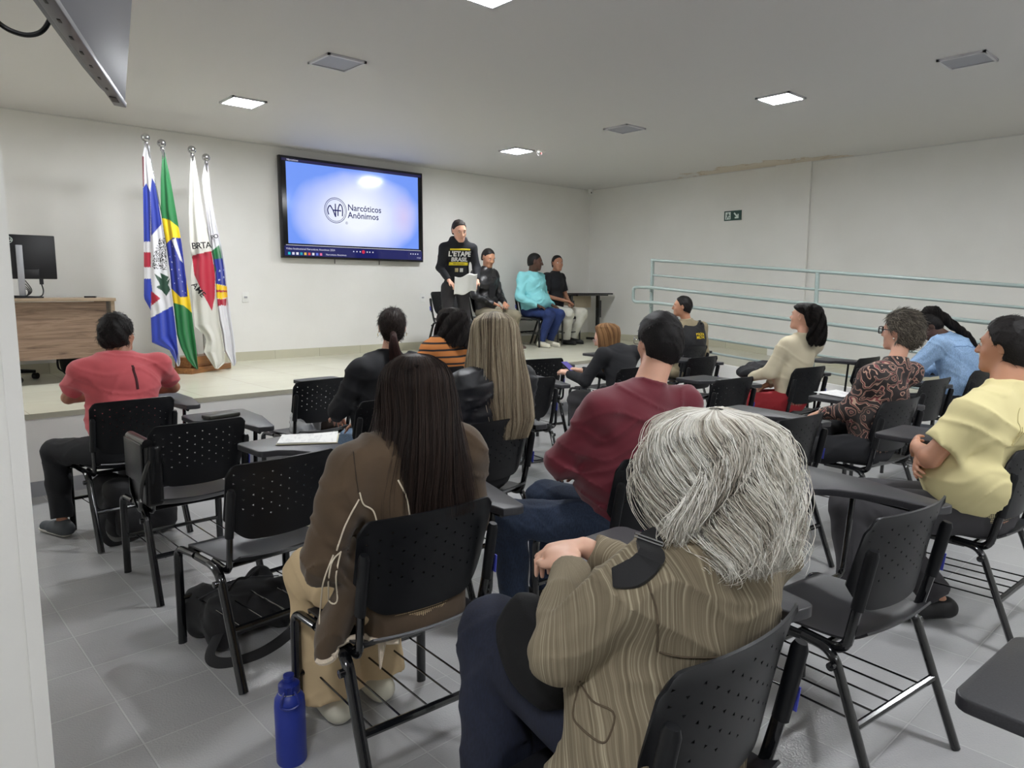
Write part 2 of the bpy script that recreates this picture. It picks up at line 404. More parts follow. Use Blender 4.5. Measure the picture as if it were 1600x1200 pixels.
# ------------------------------------------------------------------ big screen on the back wall
TX0, TX1, TZ0, TZ1 = 4.11, 6.28, 1.885, 3.145
ty = Y2-0.10
t = empty('wall_television', ((TX0+TX1)/2, Y2, TZ0)); tag(t, 'large wall-mounted flat television showing a blue and white slide with a round emblem', 'television')
W_, H_ = TX1-TX0, TZ1-TZ0
MB().box((0, -0.065, H_/2), (W_, 0.055, H_), bev=0.006).build('casing', M_SCREENBODY, t)
MB().box((0, -0.02, H_/2), (0.7, 0.04, 0.5)).build('wall_bracket', M_BLACK, t)
ms = NT('slide glow')
_v = ms.coord(); sep = ms.n('ShaderNodeSeparateXYZ'); ms.l(_v, sep.inputs[0])
def ellipse_d(cx, cz, rx, rz):
    a = ms.math('DIVIDE', ms.math('SUBTRACT', sep.outputs[0], cx), rx); c = ms.math('DIVIDE', ms.math('SUBTRACT', sep.outputs[2], cz), rz)
    return ms.math('SQRT', ms.math('ADD', ms.math('MULTIPLY', a, a), ms.math('MULTIPLY', c, c)))
d1 = ms.math('ADD', ellipse_d(0.02, H_*0.47, 1.02, 0.60), ms.math('MULTIPLY', ms.math('SUBTRACT', ms.noise(1.6, vec=_v, detail=2), 0.5), 0.35))
colr = ms.ramp(d1, [(0.25, L3((238, 243, 255))), (0.55, L3((212, 220, 252))), (0.85, L3((168, 186, 248))), (1.0, L3((112, 150, 242)))])
colr = ms.mix(ms.math('MULTIPLY', ms.math('SUBTRACT', 1.0, ms.math('MINIMUM', ellipse_d(0.75, H_*0.5, 0.22, 0.34), 1.0)), 0.35), colr, L3((236, 190, 222)))
ms.base((0.004, 0.004, 0.005, 1)); ms.l(colr, ms.p.inputs['Emission Color']); ms.p.inputs['Emission Strength'].default_value = 1.05; ms.p.inputs['Roughness'].default_value = 0.13
MB().box((0, -0.0945, H_*0.5), (W_-0.05, 0.004, H_-0.05)).build('glass_panel', mat('black screen glass', (6, 6, 8), 0.12), t)
MB().box((0.0, -0.0975, H_*0.545), (W_-0.17, 0.003, H_*0.80)).build('slide', ms.m, t)
MB().box((0.0, -0.0975, H_*0.072), (W_-0.06, 0.003, H_*0.10)).build('player_bar', emis('player bar', (38, 42, 110), 0.75), t)
MB().box((0.0, -0.0975, H_*0.962), (W_-0.06, 0.003, 0.03)).build('title_bar', emis('title bar', (44, 40, 90), 0.7), t)
Msc = lambda x, z: frame_mat((x, -0.1000, z), (1, 0, 0), (0, 0, 1), (0, -1, 0))
E_NAVY = emis('slide navy', (42, 44, 120), 0.6); E_WH = emis('slide white', (235, 235, 250), 0.9); E_RED = emis('slide red', (225, 60, 90), 0.8)
text('Narcóticos\nAnônimos', 0.116, E_NAVY, 'slide_title', t, Msc(-0.145, H_*0.505), align='LEFT', bold=0.0012)
def ring(name, cx, cz, r, th, m, seg=48):
    V = []; F = []
    for i in range(seg):
        a = 2*PI*i/seg
        V += [(cx+r*math.cos(a), -0.1, cz+r*math.sin(a)), (cx+(r-th)*math.cos(a), -0.1, cz+(r-th)*math.sin(a))]
    for i in range(seg): j = (i+1) % seg; F.append((2*i, 2*j, 2*j+1, 2*i+1))
    return mesh(name, V, F, m, t)
ring('emblem_ring', -0.325, H_*0.505, 0.165, 0.008, E_NAVY); ring('emblem_ring', -0.325, H_*0.505, 0.145, 0.006, E_NAVY)
def strokes(name, lines, w, m, par, x0=0, z0=0, y=-0.1005):
    V = []; F = []
    for ln in lines:
        P = np.array(ln, float)
        T = np.gradient(P, axis=0); T /= np.linalg.norm(T, axis=1)[:, None]; N = np.stack([-T[:, 1], T[:, 0]], 1)*w/2
        n0 = len(V)
        for p, q in zip(P, N): V += [(x0+p[0]+q[0], y, z0+p[1]+q[1]), (x0+p[0]-q[0], y, z0+p[1]-q[1])]
        for i in range(len(P)-1): F.append((n0+2*i, n0+2*i+1, n0+2*i+3, n0+2*i+2))
    return mesh(name, V, F, m, par)
s2 = lambda *p: [tuple(q) for q in spline([(a, b, 0) for a, b in p], 12)[:, :2]]
strokes('emblem_letters', [s2((-0.11, -0.06), (-0.125, 0.0), (-0.10, 0.05), (-0.075, 0.055)), [(-0.085, 0.06), (-0.045, 0.0), (-0.01, -0.085)], [(-0.01, -0.085), (-0.01, 0.085)],
        [(-0.045, 0.0), (0.075, 0.0)], s2((0.025, -0.07), (0.03, 0.02), (0.055, 0.085)), s2((0.055, 0.085), (0.085, 0.06), (0.095, 0.0), (0.09, -0.07))], 0.016, E_NAVY, t, -0.317, H_*0.505)
text('®', 0.05, E_NAVY, 'registered_mark', t, Msc(-0.165, H_*0.505-0.155))
icons = [(30, 200, 210), (230, 230, 250), (240, 240, 250), (40, 170, 190), (240, 200, 90), (235, 90, 80), (240, 240, 240), (110, 130, 230), (240, 120, 160)]
for i, c in enumerate(icons):
    MB().box((-W_/2+0.09+i*0.055, -0.0998, H_*0.045), (0.032, 0.001, 0.032), bev=0.0).build('taskbar_icon', emis('icon %d' % i, c, 0.9), t)
text('Narcoticos Anonimos', 0.034, E_WH, 'taskbar_text', t, Msc(-W_/2+0.60, H_*0.045), align='LEFT')
text('Video Institucional Narcoticos Anonimos 2024', 0.036, E_WH, 'video_caption', t, Msc(-W_/2+0.05, H_*0.092), align='LEFT')
text('Narcoticos', 0.034, E_WH, 'window_caption', t, Msc(-W_/2+0.10, H_*0.962), align='LEFT')
MB().box((0, -0.0995, H_*0.128), (W_-0.10, 0.001, 0.006)).build('progress_line', E_WH, t)
MB().lathe([(0.001, 0), (0.024, 0), (0.024, 0.001), (0.001, 0.001)], c=(0.08, -0.0998, H_*0.088), R=rotx(PI/2)).build('play_button', E_RED, t)
for i, x in enumerate((-0.07, -0.02, 0.03, 0.14, 0.18, 0.23, 0.86, 0.90, 0.94, 0.98)):
    MB().box((x, -0.0998, H_*0.088), (0.016, 0.001, 0.016)).build('control_icon', E_WH, t)
text('19:24', 0.03, E_WH, 'clock', t, Msc(W_/2-0.09, H_*0.045))
for x in (-0.33, 0.36):
    MB().tube([(x, -0.05, 0.02), (x+0.01, -0.03, -0.055)], 0.005, 6).build('cable', M_BLACK, t)

# ------------------------------------------------------------------ television hanging at upper left, seen from below
ax = np.array([math.sin(math.radians(22.5)), math.cos(math.radians(22.5)), 0.0])     # along the bottom edge, away from the camera
nx = np.array([ax[1], -ax[0], 0.0])                                                   # side its screen faces
th = math.radians(7)
upv = np.array([0, 0, 1.0])*math.cos(th)+nx*math.sin(th); nn = nx*math.cos(th)-np.array([0, 0, 1.0])*math.sin(th)
C0 = np.array([0.683, 2.50, 2.05])
t = empty('hanging_television', (0, 0, 0)); tag(t, 'dark flat television hanging from the ceiling at the top left, seen from below', 'television')
def tvbox(a0, a1, u0, u1, n0, n1, name, m, bev=0.004):
    c = C0+ax*(a0+a1)/2+upv*(u0+u1)/2+nn*(n0+n1)/2
    R = np.stack([ax, nn, upv], 1)
    return MB().box(c, (a1-a0, n1-n0, u1-u0), R=R, bev=bev).build(name, m, t)
M_TVF = mat('television bezel', (120, 120, 124), 0.35, metal=0.5)
tvbox(-1.23, 0, 0, 0.72, -0.028, 0, 'screen_panel', mat('switched off screen', (88, 86, 94), 0.5))
tvbox(-1.23, 0.002, -0.002, 0.012, -0.03, 0.004, 'bottom_bezel', M_TVF, 0.002)
# bulged back shell
V = []; F = []
prof = [(-0.028, 0.004), (-0.05, 0.012), (-0.078, 0.05), (-0.085, 0.12), (-0.085, 0.5), (-0.05, 0.60), (-0.028, 0.66)]
aa = [-1.19, -1.10, -0.9, -0.35, -0.15, -0.05, -0.012]; dep = [0.0, 0.7, 1.0, 1.0, 0.75, 0.3, 0.0]
for a, d in zip(aa, dep):
    for n_, u in prof: V.append(C0+ax*a+upv*u+nn*(-0.028+(n_+0.028)*d-0.001))
k = len(prof)
for i in range(len(aa)-1):
    for j in range(k-1): F.append((i*k+j, i*k+j+1, (i+1)*k+j+1, (i+1)*k+j))
mesh('back_shell', V, F, mat('television back plastic', (52, 52, 58), 0.45), t, 60)
for i in range(9): tvbox(-1.1+i*0.11, -1.1+i*0.11+0.02, -0.0035, -0.001, -0.018, -0.012, 'vent_slot', M_BLACK, 0)
tvbox(-0.12, -0.06, -0.004, -0.001, -0.024, -0.006, 'port_recess', M_BLACK, 0)
tc = C0+ax*-0.62+upv*0.4-nn*0.09
MB().tube(fillet([tc+nn*0.03, tc-nn*0.10, np.array([tc[0]-0.10*nn[0], tc[1]-0.10*nn[1], HC])], 0.03), 0.022, 12).build('ceiling_mount', M_BLACK, t)
o = MB().tube(spline([(0.292, 2.237, 2.179), (0.335, 2.202, 2.133), (0.36, 2.19, 2.118), (0.388, 2.177, 2.114), (0.415, 2.169, 2.127), (0.437, 2.182, 2.164), (0.453, 2.218, 2.215), (0.469, 2.26, 2.3)], 40), 0.006, 8).build('loose_cable', M_BLACK, t)

# ------------------------------------------------------------------ desk with monitor on the stage
DY = 7.75
t = empty('wooden_desk', (1.15, DY, ZS)); tag(t, 'wood grain office desk with modesty panel at the left end of the stage', 'desk')
MB().box((0.0, 0.33, 0.785), (1.55, 0.68, 0.03), bev=0.003).build('desktop', M_WOOD2, t)
MB().box((-0.01, 0.055, 0.50), (1.42, 0.018, 0.53)).build('modesty_panel', M_WOOD, t)
MB().box((0.75, 0.33, 0.385), (0.03, 0.64, 0.77)).build('side_panel', M_WOOD2, t)
MB().box((-0.75, 0.33, 0.385), (0.03, 0.64, 0.77)).build('side_panel', M_WOOD2, t)
t = empty('computer_monitor', (1.265, 7.98, ZS+0.8)); tag(t, 'black computer monitor seen from behind on the wooden desk', 'monitor')
MB().box((0.02, 0, 0.375), (0.42, 0.03, 0.40), bev=0.008).build('casing', M_SCREENBODY, t)
MB().box((-0.06, -0.035, 0.24), (0.05, 0.03, 0.48), bev=0.004).build('stand', mat('silver plastic', (170, 172, 176), 0.35, metal=0.4), t)
MB().box((-0.03, -0.02, 0.008), (0.24, 0.2, 0.014), bev=0.004).build('stand_base', M_SCREENBODY, t)
MB().box((0.02, -0.02, 0.22), (0.13, 0.02, 0.09), bev=0.004).build('connector_bump', M_SCREENBODY, t)
text('DELL', 0.030, M_EXW, 'maker_logo', t, frame_mat((-0.135, -0.0165, 0.525), (1, 0, 0), (0, 0, 1), (0, -1, 0)), bold=0.0008)
V = []; F = []
for i in range(32):
    a = 2*PI*i/32
    for r in (0.036, 0.032): V.append((-0.135+r*math.cos(a), -0.0166, 0.525+0.85*r*math.sin(a)))
for i in range(32): F.append((2*i, 2*((i+1) % 32), 2*((i+1) % 32)+1, 2*i+1))
mesh('logo_ring', V, F, M_EXW, t)
MB().box((0.10, -0.005, 0.15), (0.03, 0.02, 0.05)).tube(spline([(0.10, 0, 0.13), (0.11, 0.0, 0.06), (0.08, -0.02, 0.015), (-0.02, -0.06, 0.015), (-0.15, -0.05, 0.02)], 24), 0.006, 6).build('cable', M_BLACK, t)
for k in range(4):
    MB().tube(spline([(-0.06+0.01*k, -0.03, 0.10+0.02*k), (-0.02+0.01*k, -0.06, 0.07), (-0.04, -0.07, 0.02), (-0.13, -0.03+0.02*k, 0.02)], 18), 0.004, 6).build('cable', M_BLACK, t)
o = MB().box((0, 0, 0.008), (0.045, 0.10, 0.016), R=rotz(1.1), bev=0.004).build('remote_control', M_BLACK)
o.location = (1.75, 7.93, ZS+0.8); tag(o, 'small black remote control lying on top of the wooden desk', 'remote control')
t = empty('office_chair', (1.0, 8.38, ZS)); tag(t, 'black office chair on castors behind the desk, only its base showing', 'office chair')
for k in range(5):
    a = 0.12+k*2*PI/5
    MB().tube([(0.03*math.cos(a), 0.03*math.sin(a), 0.10), (0.33*math.cos(a), 0.33*math.sin(a), 0.075)], [0.028, 0.016], 8).build('leg', M_PLAST, t)
    cs = MB(); cs.lathe([(0.001, -0.02), (0.03, -0.02), (0.03, 0.02), (0.001, 0.02)], c=(0.33*math.cos(a), 0.33*math.sin(a), 0.031), R=rotz(a+0.6)@rotx(PI/2), n=18); cs.build('castor', M_BLACK, t)
MB().tube([(0, 0, 0.08), (0, 0, 0.44)], 0.028, 12).build('column', M_BLACK, t)
MB().box((0, 0, 0.47), (0.46, 0.46, 0.07), bev=0.03).build('seat', M_BLACKFAB, t)
MB().box((0, 0.22, 0.78), (0.42, 0.06, 0.42), R=rotx(-0.1), bev=0.028).build('backrest', M_BLACKFAB, t)
MB().tube([(0, 0.12, 0.44), (0, 0.26, 0.5), (0, 0.27, 0.66)], 0.018, 8).build('back_support', M_BLACK, t)

# ------------------------------------------------------------------ side table on stage by the corner
t = empty('folding_table', (9.46, 8.42, ZS)); tag(t, 'narrow black-edged table with T-shaped steel leg in the far corner of the stage', 'table')
MB().box((0, 0.02, 0.815), (0.92, 0.5, 0.022), bev=0.003).build('tabletop', M_PLAST, t)
MB().box((0, 0.02, 0.79), (0.78, 0.4, 0.02)).build('underframe', M_STEEL, t)
MB().box((-0.0, 0.18, 0.68), (0.68, 0.015, 0.22)).build('modesty_panel', mat('beige panel', (200, 186, 160), 0.5), t)
for s in (-1, 1):
    MB().box((0.35*s, 0.02, 0.40), (0.05, 0.05, 0.76)).box((0.35*s, -0.0, 0.55), (0.066, 0.066, 0.30)).build('leg', M_STEEL, t)
    MB().box((0.35*s, 0.02, 0.022), (0.09, 0.46, 0.042), bev=0.006).build('foot', M_STEEL, t)

# ------------------------------------------------------------------ university chair with writing tablet
# local origin: floor below the middle of the backrest top; sitter faces +y
def shell(fn, nu, nv, th, holes=None):
    """grid surface with thickness; cells listed in holes get a small triangular opening"""
    P = np.array([[fn(u, v) for u in np.linspace(-1, 1, nu+1)] for v in np.linspace(0, 1, nv+1)])
    du = np.gradient(P, axis=1); dv = np.gradient(P, axis=0); N = np.cross(du, dv); N /= np.linalg.norm(N, axis=2)[:, :, None]+1e-12
    A = P+N*th/2; B = P-N*th/2
    V = list(A.reshape(-1, 3))+list(B.reshape(-1, 3)); nA = (nu+1)*(nv+1); F = []
    idx = lambda i, j: i*(nu+1)+j
    for i in range(nv):
        for j in range(nu):
            q = [idx(i, j), idx(i, j+1), idx(i+1, j+1), idx(i+1, j)]
            if holes and (i, j) in holes:
                base = len(V); rot = holes[(i, j)]
                for S in (A, B):
                    c = [S[i, j], S[i, j+1], S[i+1, j+1], S[i+1, j]]
                    for k in range(3):
                        a = rot+k*2*PI/3; x = 0.5+0.49*math.cos(a); y = 0.5+0.49*math.sin(a)
                        V.append(c[0]*(1-x)*(1-y)+c[1]*x*(1-y)+c[2]*x*y+c[3]*(1-x)*y)
                # join ring: triangulate square-triangle
                for off, q0, fl in ((base, 0, 0), (base+3, nA, 1)):
                    tr = [off, off+1, off+2]; cn = [v+q0 for v in q]
                    ang_c = [-3*PI/4, -PI/4, PI/4, 3*PI/4]; ang_t = [(rot+k*2*PI/3) for k in range(3)]
                    ev = sorted([((a+4*PI) % (2*PI), 'c', cn[n]) for n, a in enumerate(ang_c)]+[((a+4*PI) % (2*PI), 't', tr[n]) for n, a in enumerate(ang_t)])
                    lc = [e for e in ev if e[1] == 'c'][-1][2]; lt = [e for e in ev if e[1] == 't'][-1][2]
                    for a, ty_, vid in ev:
                        f = (lc, vid, lt) if ty_ == 'c' else (lc, vid, lt)
                        F.append(f if not fl else f[::-1])
                        if ty_ == 'c': lc = vid
                        else: lt = vid
                for k in range(3): F.append((base+k, base+(k+1) % 3, base+3+(k+1) % 3, base+3+k))
            else:
                F.append(tuple(q)); F.append(tuple(v+nA for v in q[::-1]))
    for i in range(nv):
        for j, s in ((0, 1), (nu, -1)):
            f = (idx(i, j), idx(i+1, j), idx(i+1, j)+nA, idx(i, j)+nA); F.append(f if s > 0 else f[::-1])
    for j in range(nu):
        for i, s in ((0, -1), (nv, 1)):
            f = (idx(i, j), idx(i, j+1), idx(i, j+1)+nA, idx(i, j)+nA); F.append(f[::-1] if s > 0 else f)
    return V, F
def back_fn(u, v):
    hw = 0.235
    top = 0.855-0.028*max(0, (abs(u)-0.86)/0.14)**2.2-0.006*u*u
    bot = 0.535+0.012*abs(u)**2+0.085*max(0, (abs(u)-0.55)/0.45)**2.0
    z = bot+(top-bot)*v
    W_ = hw*(1-0.018*max(0, (v-0.9)/0.1)**2-0.03*(1-v))
    x = u*W_
    y = 0.055*(1-v)-0.008*max(0, (v-0.85)/0.15)**2+0.045*u*u-0.02
    return (x, y, z)
def seat_fn(u, v):
    x = u*(0.225-0.02*max(0, (v-0.85)/0.15)**2-0.03*max(0, (0.3-v)/0.3)**2)
    y = 0.02+0.45*v
    z = 0.445+0.016*u*u*(1-v)-0.012*math.sin(PI*min(1, v*1.1))*(1-u*u)+0.03*max(0, (0.16-v)/0.16)**2-0.035*max(0, (v-0.86)/0.14)**2
    return (x, y, z)
holes = {}
for r_ in range(9):
    for c_ in range(12):
        if (r_+c_) % 2: continue
        i = 9+r_*2; j = 2+c_*3-(1)*0
        if r_ % 3 == 1 and c_ in (0, 11): continue
        holes[(i, j)] = (0.5 if (r_//1) % 2 else 2.6)+0.6*((c_ % 3)-1)
def lg(mb, pts, r=0.0135): mb.tube(fillet(pts, 0.05), r, 10, flat=1.35); return mb
def make_chair():
    t = empty('school_chair', (0, 0, 0)); tag(t, 'chair', 'chair')
    V, F = shell(back_fn, 40, 30, 0.006, holes); mesh('backrest', V, F, M_PLAST, t, 35)
    V, F = shell(seat_fn, 20, 22, 0.007); mesh('seat', V, F, M_SEATP, t, 50)
    for s in (-1, 1):
        lg(MB(), [(0.25*s, -0.07, 0.0), (0.245*s, 0.095, 0.425), (0.235*s, 0.20, 0.428)]).build('leg', M_STEEL, t)
        lg(MB(), [(0.245*s, 0.49, 0.0), (0.245*s, 0.485, 0.425), (0.235*s, 0.33, 0.428)]).build('leg', M_STEEL, t)
        fb = MB(); lg(fb, [(0.235*s, 0.34, 0.424), (0.232*s, 0.16, 0.424)], 0.012); lg(fb, [(0.21*s, 0.22, 0.425), (0.215*s, 0.075, 0.418), (0.225*s, 0.035, 0.60), (0.225*s, 0.008, 0.74)], 0.012)
        fb.lathe([(0.001, 0), (0.013, 0), (0.013, 0.02), (0.001, 0.022)], c=(0.255*s, 0.085, 0.385), R=roty(PI/2*s), n=12)
        fb.build('side_frame', M_STEEL, t)
        MB().tube([(0.226*s, 0.04, 0.57), (0.226*s, 0.006, 0.745), (0.226*s, 0.003, 0.76)], [0.02, 0.02, 0.014], 12, flat=0.8).build('back_sleeve', M_PLAST, t)
    r = MB(); r.tube([(-0.235, 0.485, 0.20), (0.235, 0.485, 0.20)], 0.011, 8); r.tube([(-0.235, 0.015, 0.215), (0.235, 0.015, 0.215)], 0.013, 8)
    for k in range(5):
        x = -0.19+0.095*k; r.tube([(x, 0.485, 0.195), (x, 0.015, 0.203)], 0.0035, 6)
    r.tube([(-0.21, 0.40, 0.418), (0.21, 0.40, 0.418)], 0.01, 8); r.tube([(-0.21, 0.14, 0.418), (0.21, 0.14, 0.418)], 0.01, 8)
    r.build('book_rack', M_STEEL, t)
    return t
def arc(c, r, a0, a1, n=8): return [(c[0]+r*math.cos(math.radians(a)), c[1]+r*math.sin(math.radians(a))) for a in np.linspace(a0, a1, n)]
TABPOLY = [(0.325, 0.075)]+arc((0.385, 0.09), 0.03, 250, 340, 4)+arc((0.465, 0.42), 0.03, -10, 20, 3)+arc((0.475, 0.70), 0.035, 10, 90, 5)+arc((0.175, 0.70), 0.035, 95, 185, 5)+arc((0.165, 0.50), 0.03, 180, 260, 4)+[(0.21, 0.455), (0.26, 0.40), (0.295, 0.32), (0.31, 0.22)]
def add_tablet(t):
    prism(TABPOLY, 0.742, 0.770, 'writing_tablet', M_TABL, t, bev=0.005, smooth=50)
    s = MB()
    s.tube(fillet([(0.245, 0.40, 0.425), (0.33, 0.40, 0.425), (0.345, 0.385, 0.742)], 0.04), 0.011, 10)
    s.tube(fillet([(0.245, 0.17, 0.425), (0.335, 0.17, 0.425), (0.345, 0.165, 0.742)], 0.04), 0.011, 10)
    s.tube([(0.345, 0.11, 0.736), (0.36, 0.64, 0.736)], 0.010, 8)
    s.build('tablet_support', M_STEEL, t)
    # small blue inventory sticker on the frame
    MB().box((0.243, 0.02, 0.62), (0.003, 0.022, 0.06), R=rotx(0.12)).build('inventory_sticker', mat('blue sticker', (70, 78, 180), 0.5), t)
chair0 = make_chair(); add_tablet(chair0)
_first = [True]
def place_chair(x, y, hd, label, group=None, tablet=True, z=0.0):
    rz = -math.radians(hd)
    if _first[0]:
        _first[0] = False; chair0.location = (x, y, z); chair0.rotation_euler = (0, 0, rz); chair0['label'] = label
        if group: chair0['group'] = group
        return chair0
    return dup(chair0, (x, y, z), rz, label, group, () if tablet else ('writing_tablet', 'tablet_support'))
G = 'black tablet-arm chairs of the audience'
CH = dict(
 pink=(1.20, 4.58, -3, 'black perforated chair carrying the man in the coral shirt'),
 bagc=(1.23, 3.60, 0, 'empty black perforated chair with a messenger bag hung on its left side'),
 empty3=(1.215, 2.62, -4, 'empty black perforated chair standing over the black duffel bag'),
 jacket=(1.235, 1.69, 4, 'black chair under the long-haired woman in the brown jacket, above the blue bottle'),
 gray=(1.205, 0.65, 1, 'black chair under the grey-haired woman in the striped jacket'),
 near=(1.245, -0.36, 3, 'chair at the lower right corner of which only the writing tablet shows'),
 right6=(2.33, 0.73, 7, 'empty black chair with writing tablet right of the grey-haired woman'),
 maroon=(2.36, 1.68, 4, 'black chair under the man in the maroon sweater'),
 blonde=(2.37, 2.66, -1, 'black chair under the woman with long highlighted blonde hair'),
 pony=(2.36, 3.64, -6, 'black chair under the woman with the low dark ponytail'),
 empty10=(2.50, 4.72, -3, 'empty black chair in the front row with a clear plastic bag on its seat'),
 c13=(3.66, 3.78, 12, 'empty black chair between the blonde woman and the woman reading her phone'),
 striped=(3.62, 4.78, 2, 'black chair under the woman in the orange and black striped top'),
 c14=(4.78, 4.76, 12, 'empty black chair whose backrest shows to the right of the blonde woman, nearest the stage'),
 glass=(4.86, 3.72, 4, 'black chair under the woman with glasses looking at her phone'),
 c15=(5.98, 4.85, 6, 'empty black chair at the stage edge left of the woman with glasses'),
 vest=(7.22, 4.70, 3, 'black chair under the man in the black tactical vest'),
 c17=(6.10, 3.88, 5, 'empty black chair behind the man in the tactical vest, right of the maroon sweater'),
 c18=(4.80, 2.78, 8, 'empty black chair directly above the grey hair of the woman in front'),
 cream=(5.98, 2.76, 8, 'black chair under the woman in the cream sweater'),
 c20=(7.27, 2.78, 4, 'empty black chair between the cream sweater woman and the paisley blouse woman'),
 c24=(3.60, 1.69, 5, 'empty black chair partly hidden right behind the grey hair'),
 paisley=(4.62, 1.56, 8, 'black chair under the woman in the paisley blouse'),
 c22=(5.90, 1.76, 6, 'black chair just behind the paisley blouse, in front of the denim jacket'),
 denim=(6.92, 1.72, 6, 'black chair under the person bending forward in a denim jacket'),
 yellow=(3.67, 0.71, 3, 'black chair at the right edge under the man in the pale yellow shirt'))
for k_, (x_, y_, h_, l_) in CH.items(): place_chair(x_, y_, h_, l_, None)
STG = dict(
 lect=(6.28, 8.30, 178, 'empty black chair on the stage behind the standing speaker'),
 leather=(7.06, 8.44, 172, 'black stage chair under the man in the black leather jacket'),
 cyan=(8.0, 8.42, 172, 'black stage chair under the man in the pale turquoise sweatshirt'),
 polo=(8.60, 8.50, 172, 'black stage chair under the man in the black polo shirt'))
for k_, (x_, y_, h_, l_) in STG.items(): place_chair(x_, y_, h_, l_, None, tablet=False, z=ZS)

# ------------------------------------------------------------------ smooth solids from distance fields
class SDF:
    def __init__(s): s.p = []; s.disp = None; s.cuts = []
    def cap(s, a, b, ra, rb=None, k=0.02, flat=None, cut=None, op='u', rot=None):
        a = np.array(a, float); b = np.array(b, float); rb = ra if rb is None else rb
        s.p.append(('c', a, b, ra, rb, k, flat, cut, op, rot)); return s
    def ell(s, c, r, k=0.03, R=None, op='u'):
        s.p.append(('e', np.array(c, float), np.array(r, float), R, None, k, None, None, op, None)); return s
    keep = None
    def ev(s, P):
        d = np.full(len(P), 10.0)
        for q in s.p:
            k = q[5]
            if q[0] == 'c':
                _, a, b, ra, rb, k, flat, cut, op, rot = q
                if flat is not None:       # flat = (direction, factor): space squeezed along a direction (unit vector)
                    n, f = np.array(flat[0], float), flat[1]
                    sq = lambda X: X+np.outer(X@n, n)*(1/f-1) if X.ndim > 1 else X+(X@n)*n*(1/f-1)
                    PP, aa_, bb_ = sq(P), sq(a), sq(b)
                else: PP, aa_, bb_ = P, a, b
                ab = bb_-aa_; t_ = np.clip(((PP-aa_)@ab)/(ab@ab+1e-12), 0, 1)
                e = np.linalg.norm(PP-aa_-t_[:, None]*ab, axis=1)-(ra+(rb-ra)*t_)
                if cut is not None:
                    n = (b-a)/np.linalg.norm(b-a); e = np.maximum(e, (P-(a+(b-a)*cut))@n)
            else:
                _, c, r, R = q[:4]; op = q[8]
                X = P-c
                if R is not None: X = X@R
                k0 = np.linalg.norm(X/r, axis=1); k1 = np.linalg.norm(X/(r*r), axis=1)
                e = k0*(k0-1)/(k1+1e-9)
            if op == 'u':
                h = np.maximum(k-np.abs(d-e), 0)/k; d = np.minimum(d, e)-h*h*k*0.25
            elif op == 's':
                h = np.maximum(k-np.abs(d+e), 0)/k; d = np.maximum(d, -e)+h*h*k*0.25
            elif op == 'i':
                d = np.maximum(d, e)
        for (p0, n) in s.cuts: d = np.maximum(d, (P-p0)@n)
        if s.disp is not None: d = d+s.disp(P)
        if s.keep is not None: d = np.maximum(d, s.keep(P))
        return d
    def bounds(s):
        lo = np.full(3, 9.0); hi = -lo
        for q in s.p:
            if q[8] != 'u': continue
            if q[0] == 'c':
                r = max(q[3], q[4])
                for c in (q[1], q[2]): lo = np.minimum(lo, c-r); hi = np.maximum(hi, c+r)
            else:
                r = q[2].max(); lo = np.minimum(lo, q[1]-r); hi = np.maximum(hi, q[1]+r)
        return lo-0.03, hi+0.03
    def grad(s, P, e=0.002):
        P = np.atleast_2d(P); g = np.zeros_like(P)
        for i in range(3):
            o_ = np.zeros(3); o_[i] = e; g[:, i] = (s.ev(P+o_)-s.ev(P-o_))/(2*e)
        return g/(np.linalg.norm(g, axis=1)[:, None]+1e-9)
    def snap(s, P, off=0.0, it=6):
        P = np.atleast_2d(np.array(P, float)).copy()
        for _ in range(it): P -= (s.ev(P)-off)[:, None]*s.grad(P)*0.9
        return P
    def mesh(s, h):
        lo, hi = s.bounds(); B = 4
        n = (np.ceil((hi-lo)/(h*B)).astype(int)+1)
        N = n*B+1
        cc = np.stack(np.meshgrid(*[lo[i]+(np.arange(n[i])+0.5)*B*h for i in range(3)], indexing='ij'), -1).reshape(-1, 3)
        dc = s.ev(cc).reshape(n)
        act = np.abs(dc) < B*h*0.87*1.9+0.012
        D = np.ones(N, np.float32)*9
        sg = np.repeat(np.repeat(np.repeat(np.sign(dc), B, 0), B, 1), B, 2)
        D[:-1, :-1, :-1] = sg*9
        mask = np.zeros(N, bool)
        ma = np.repeat(np.repeat(np.repeat(act, B, 0), B, 1), B, 2)
        for a in (0, 1):
            for b in (0, 1):
                for c in (0, 1):
                    mask[a:N[0]-1+a, b:N[1]-1+b, c:N[2]-1+c] |= ma
        ii = np.argwhere(mask); P = lo+ii*h
        out = np.empty(len(P))
        for q in range(0, len(P), 400000): out[q:q+400000] = s.ev(P[q:q+400000])
        D[mask] = out
        return surfnet(D, lo, h)
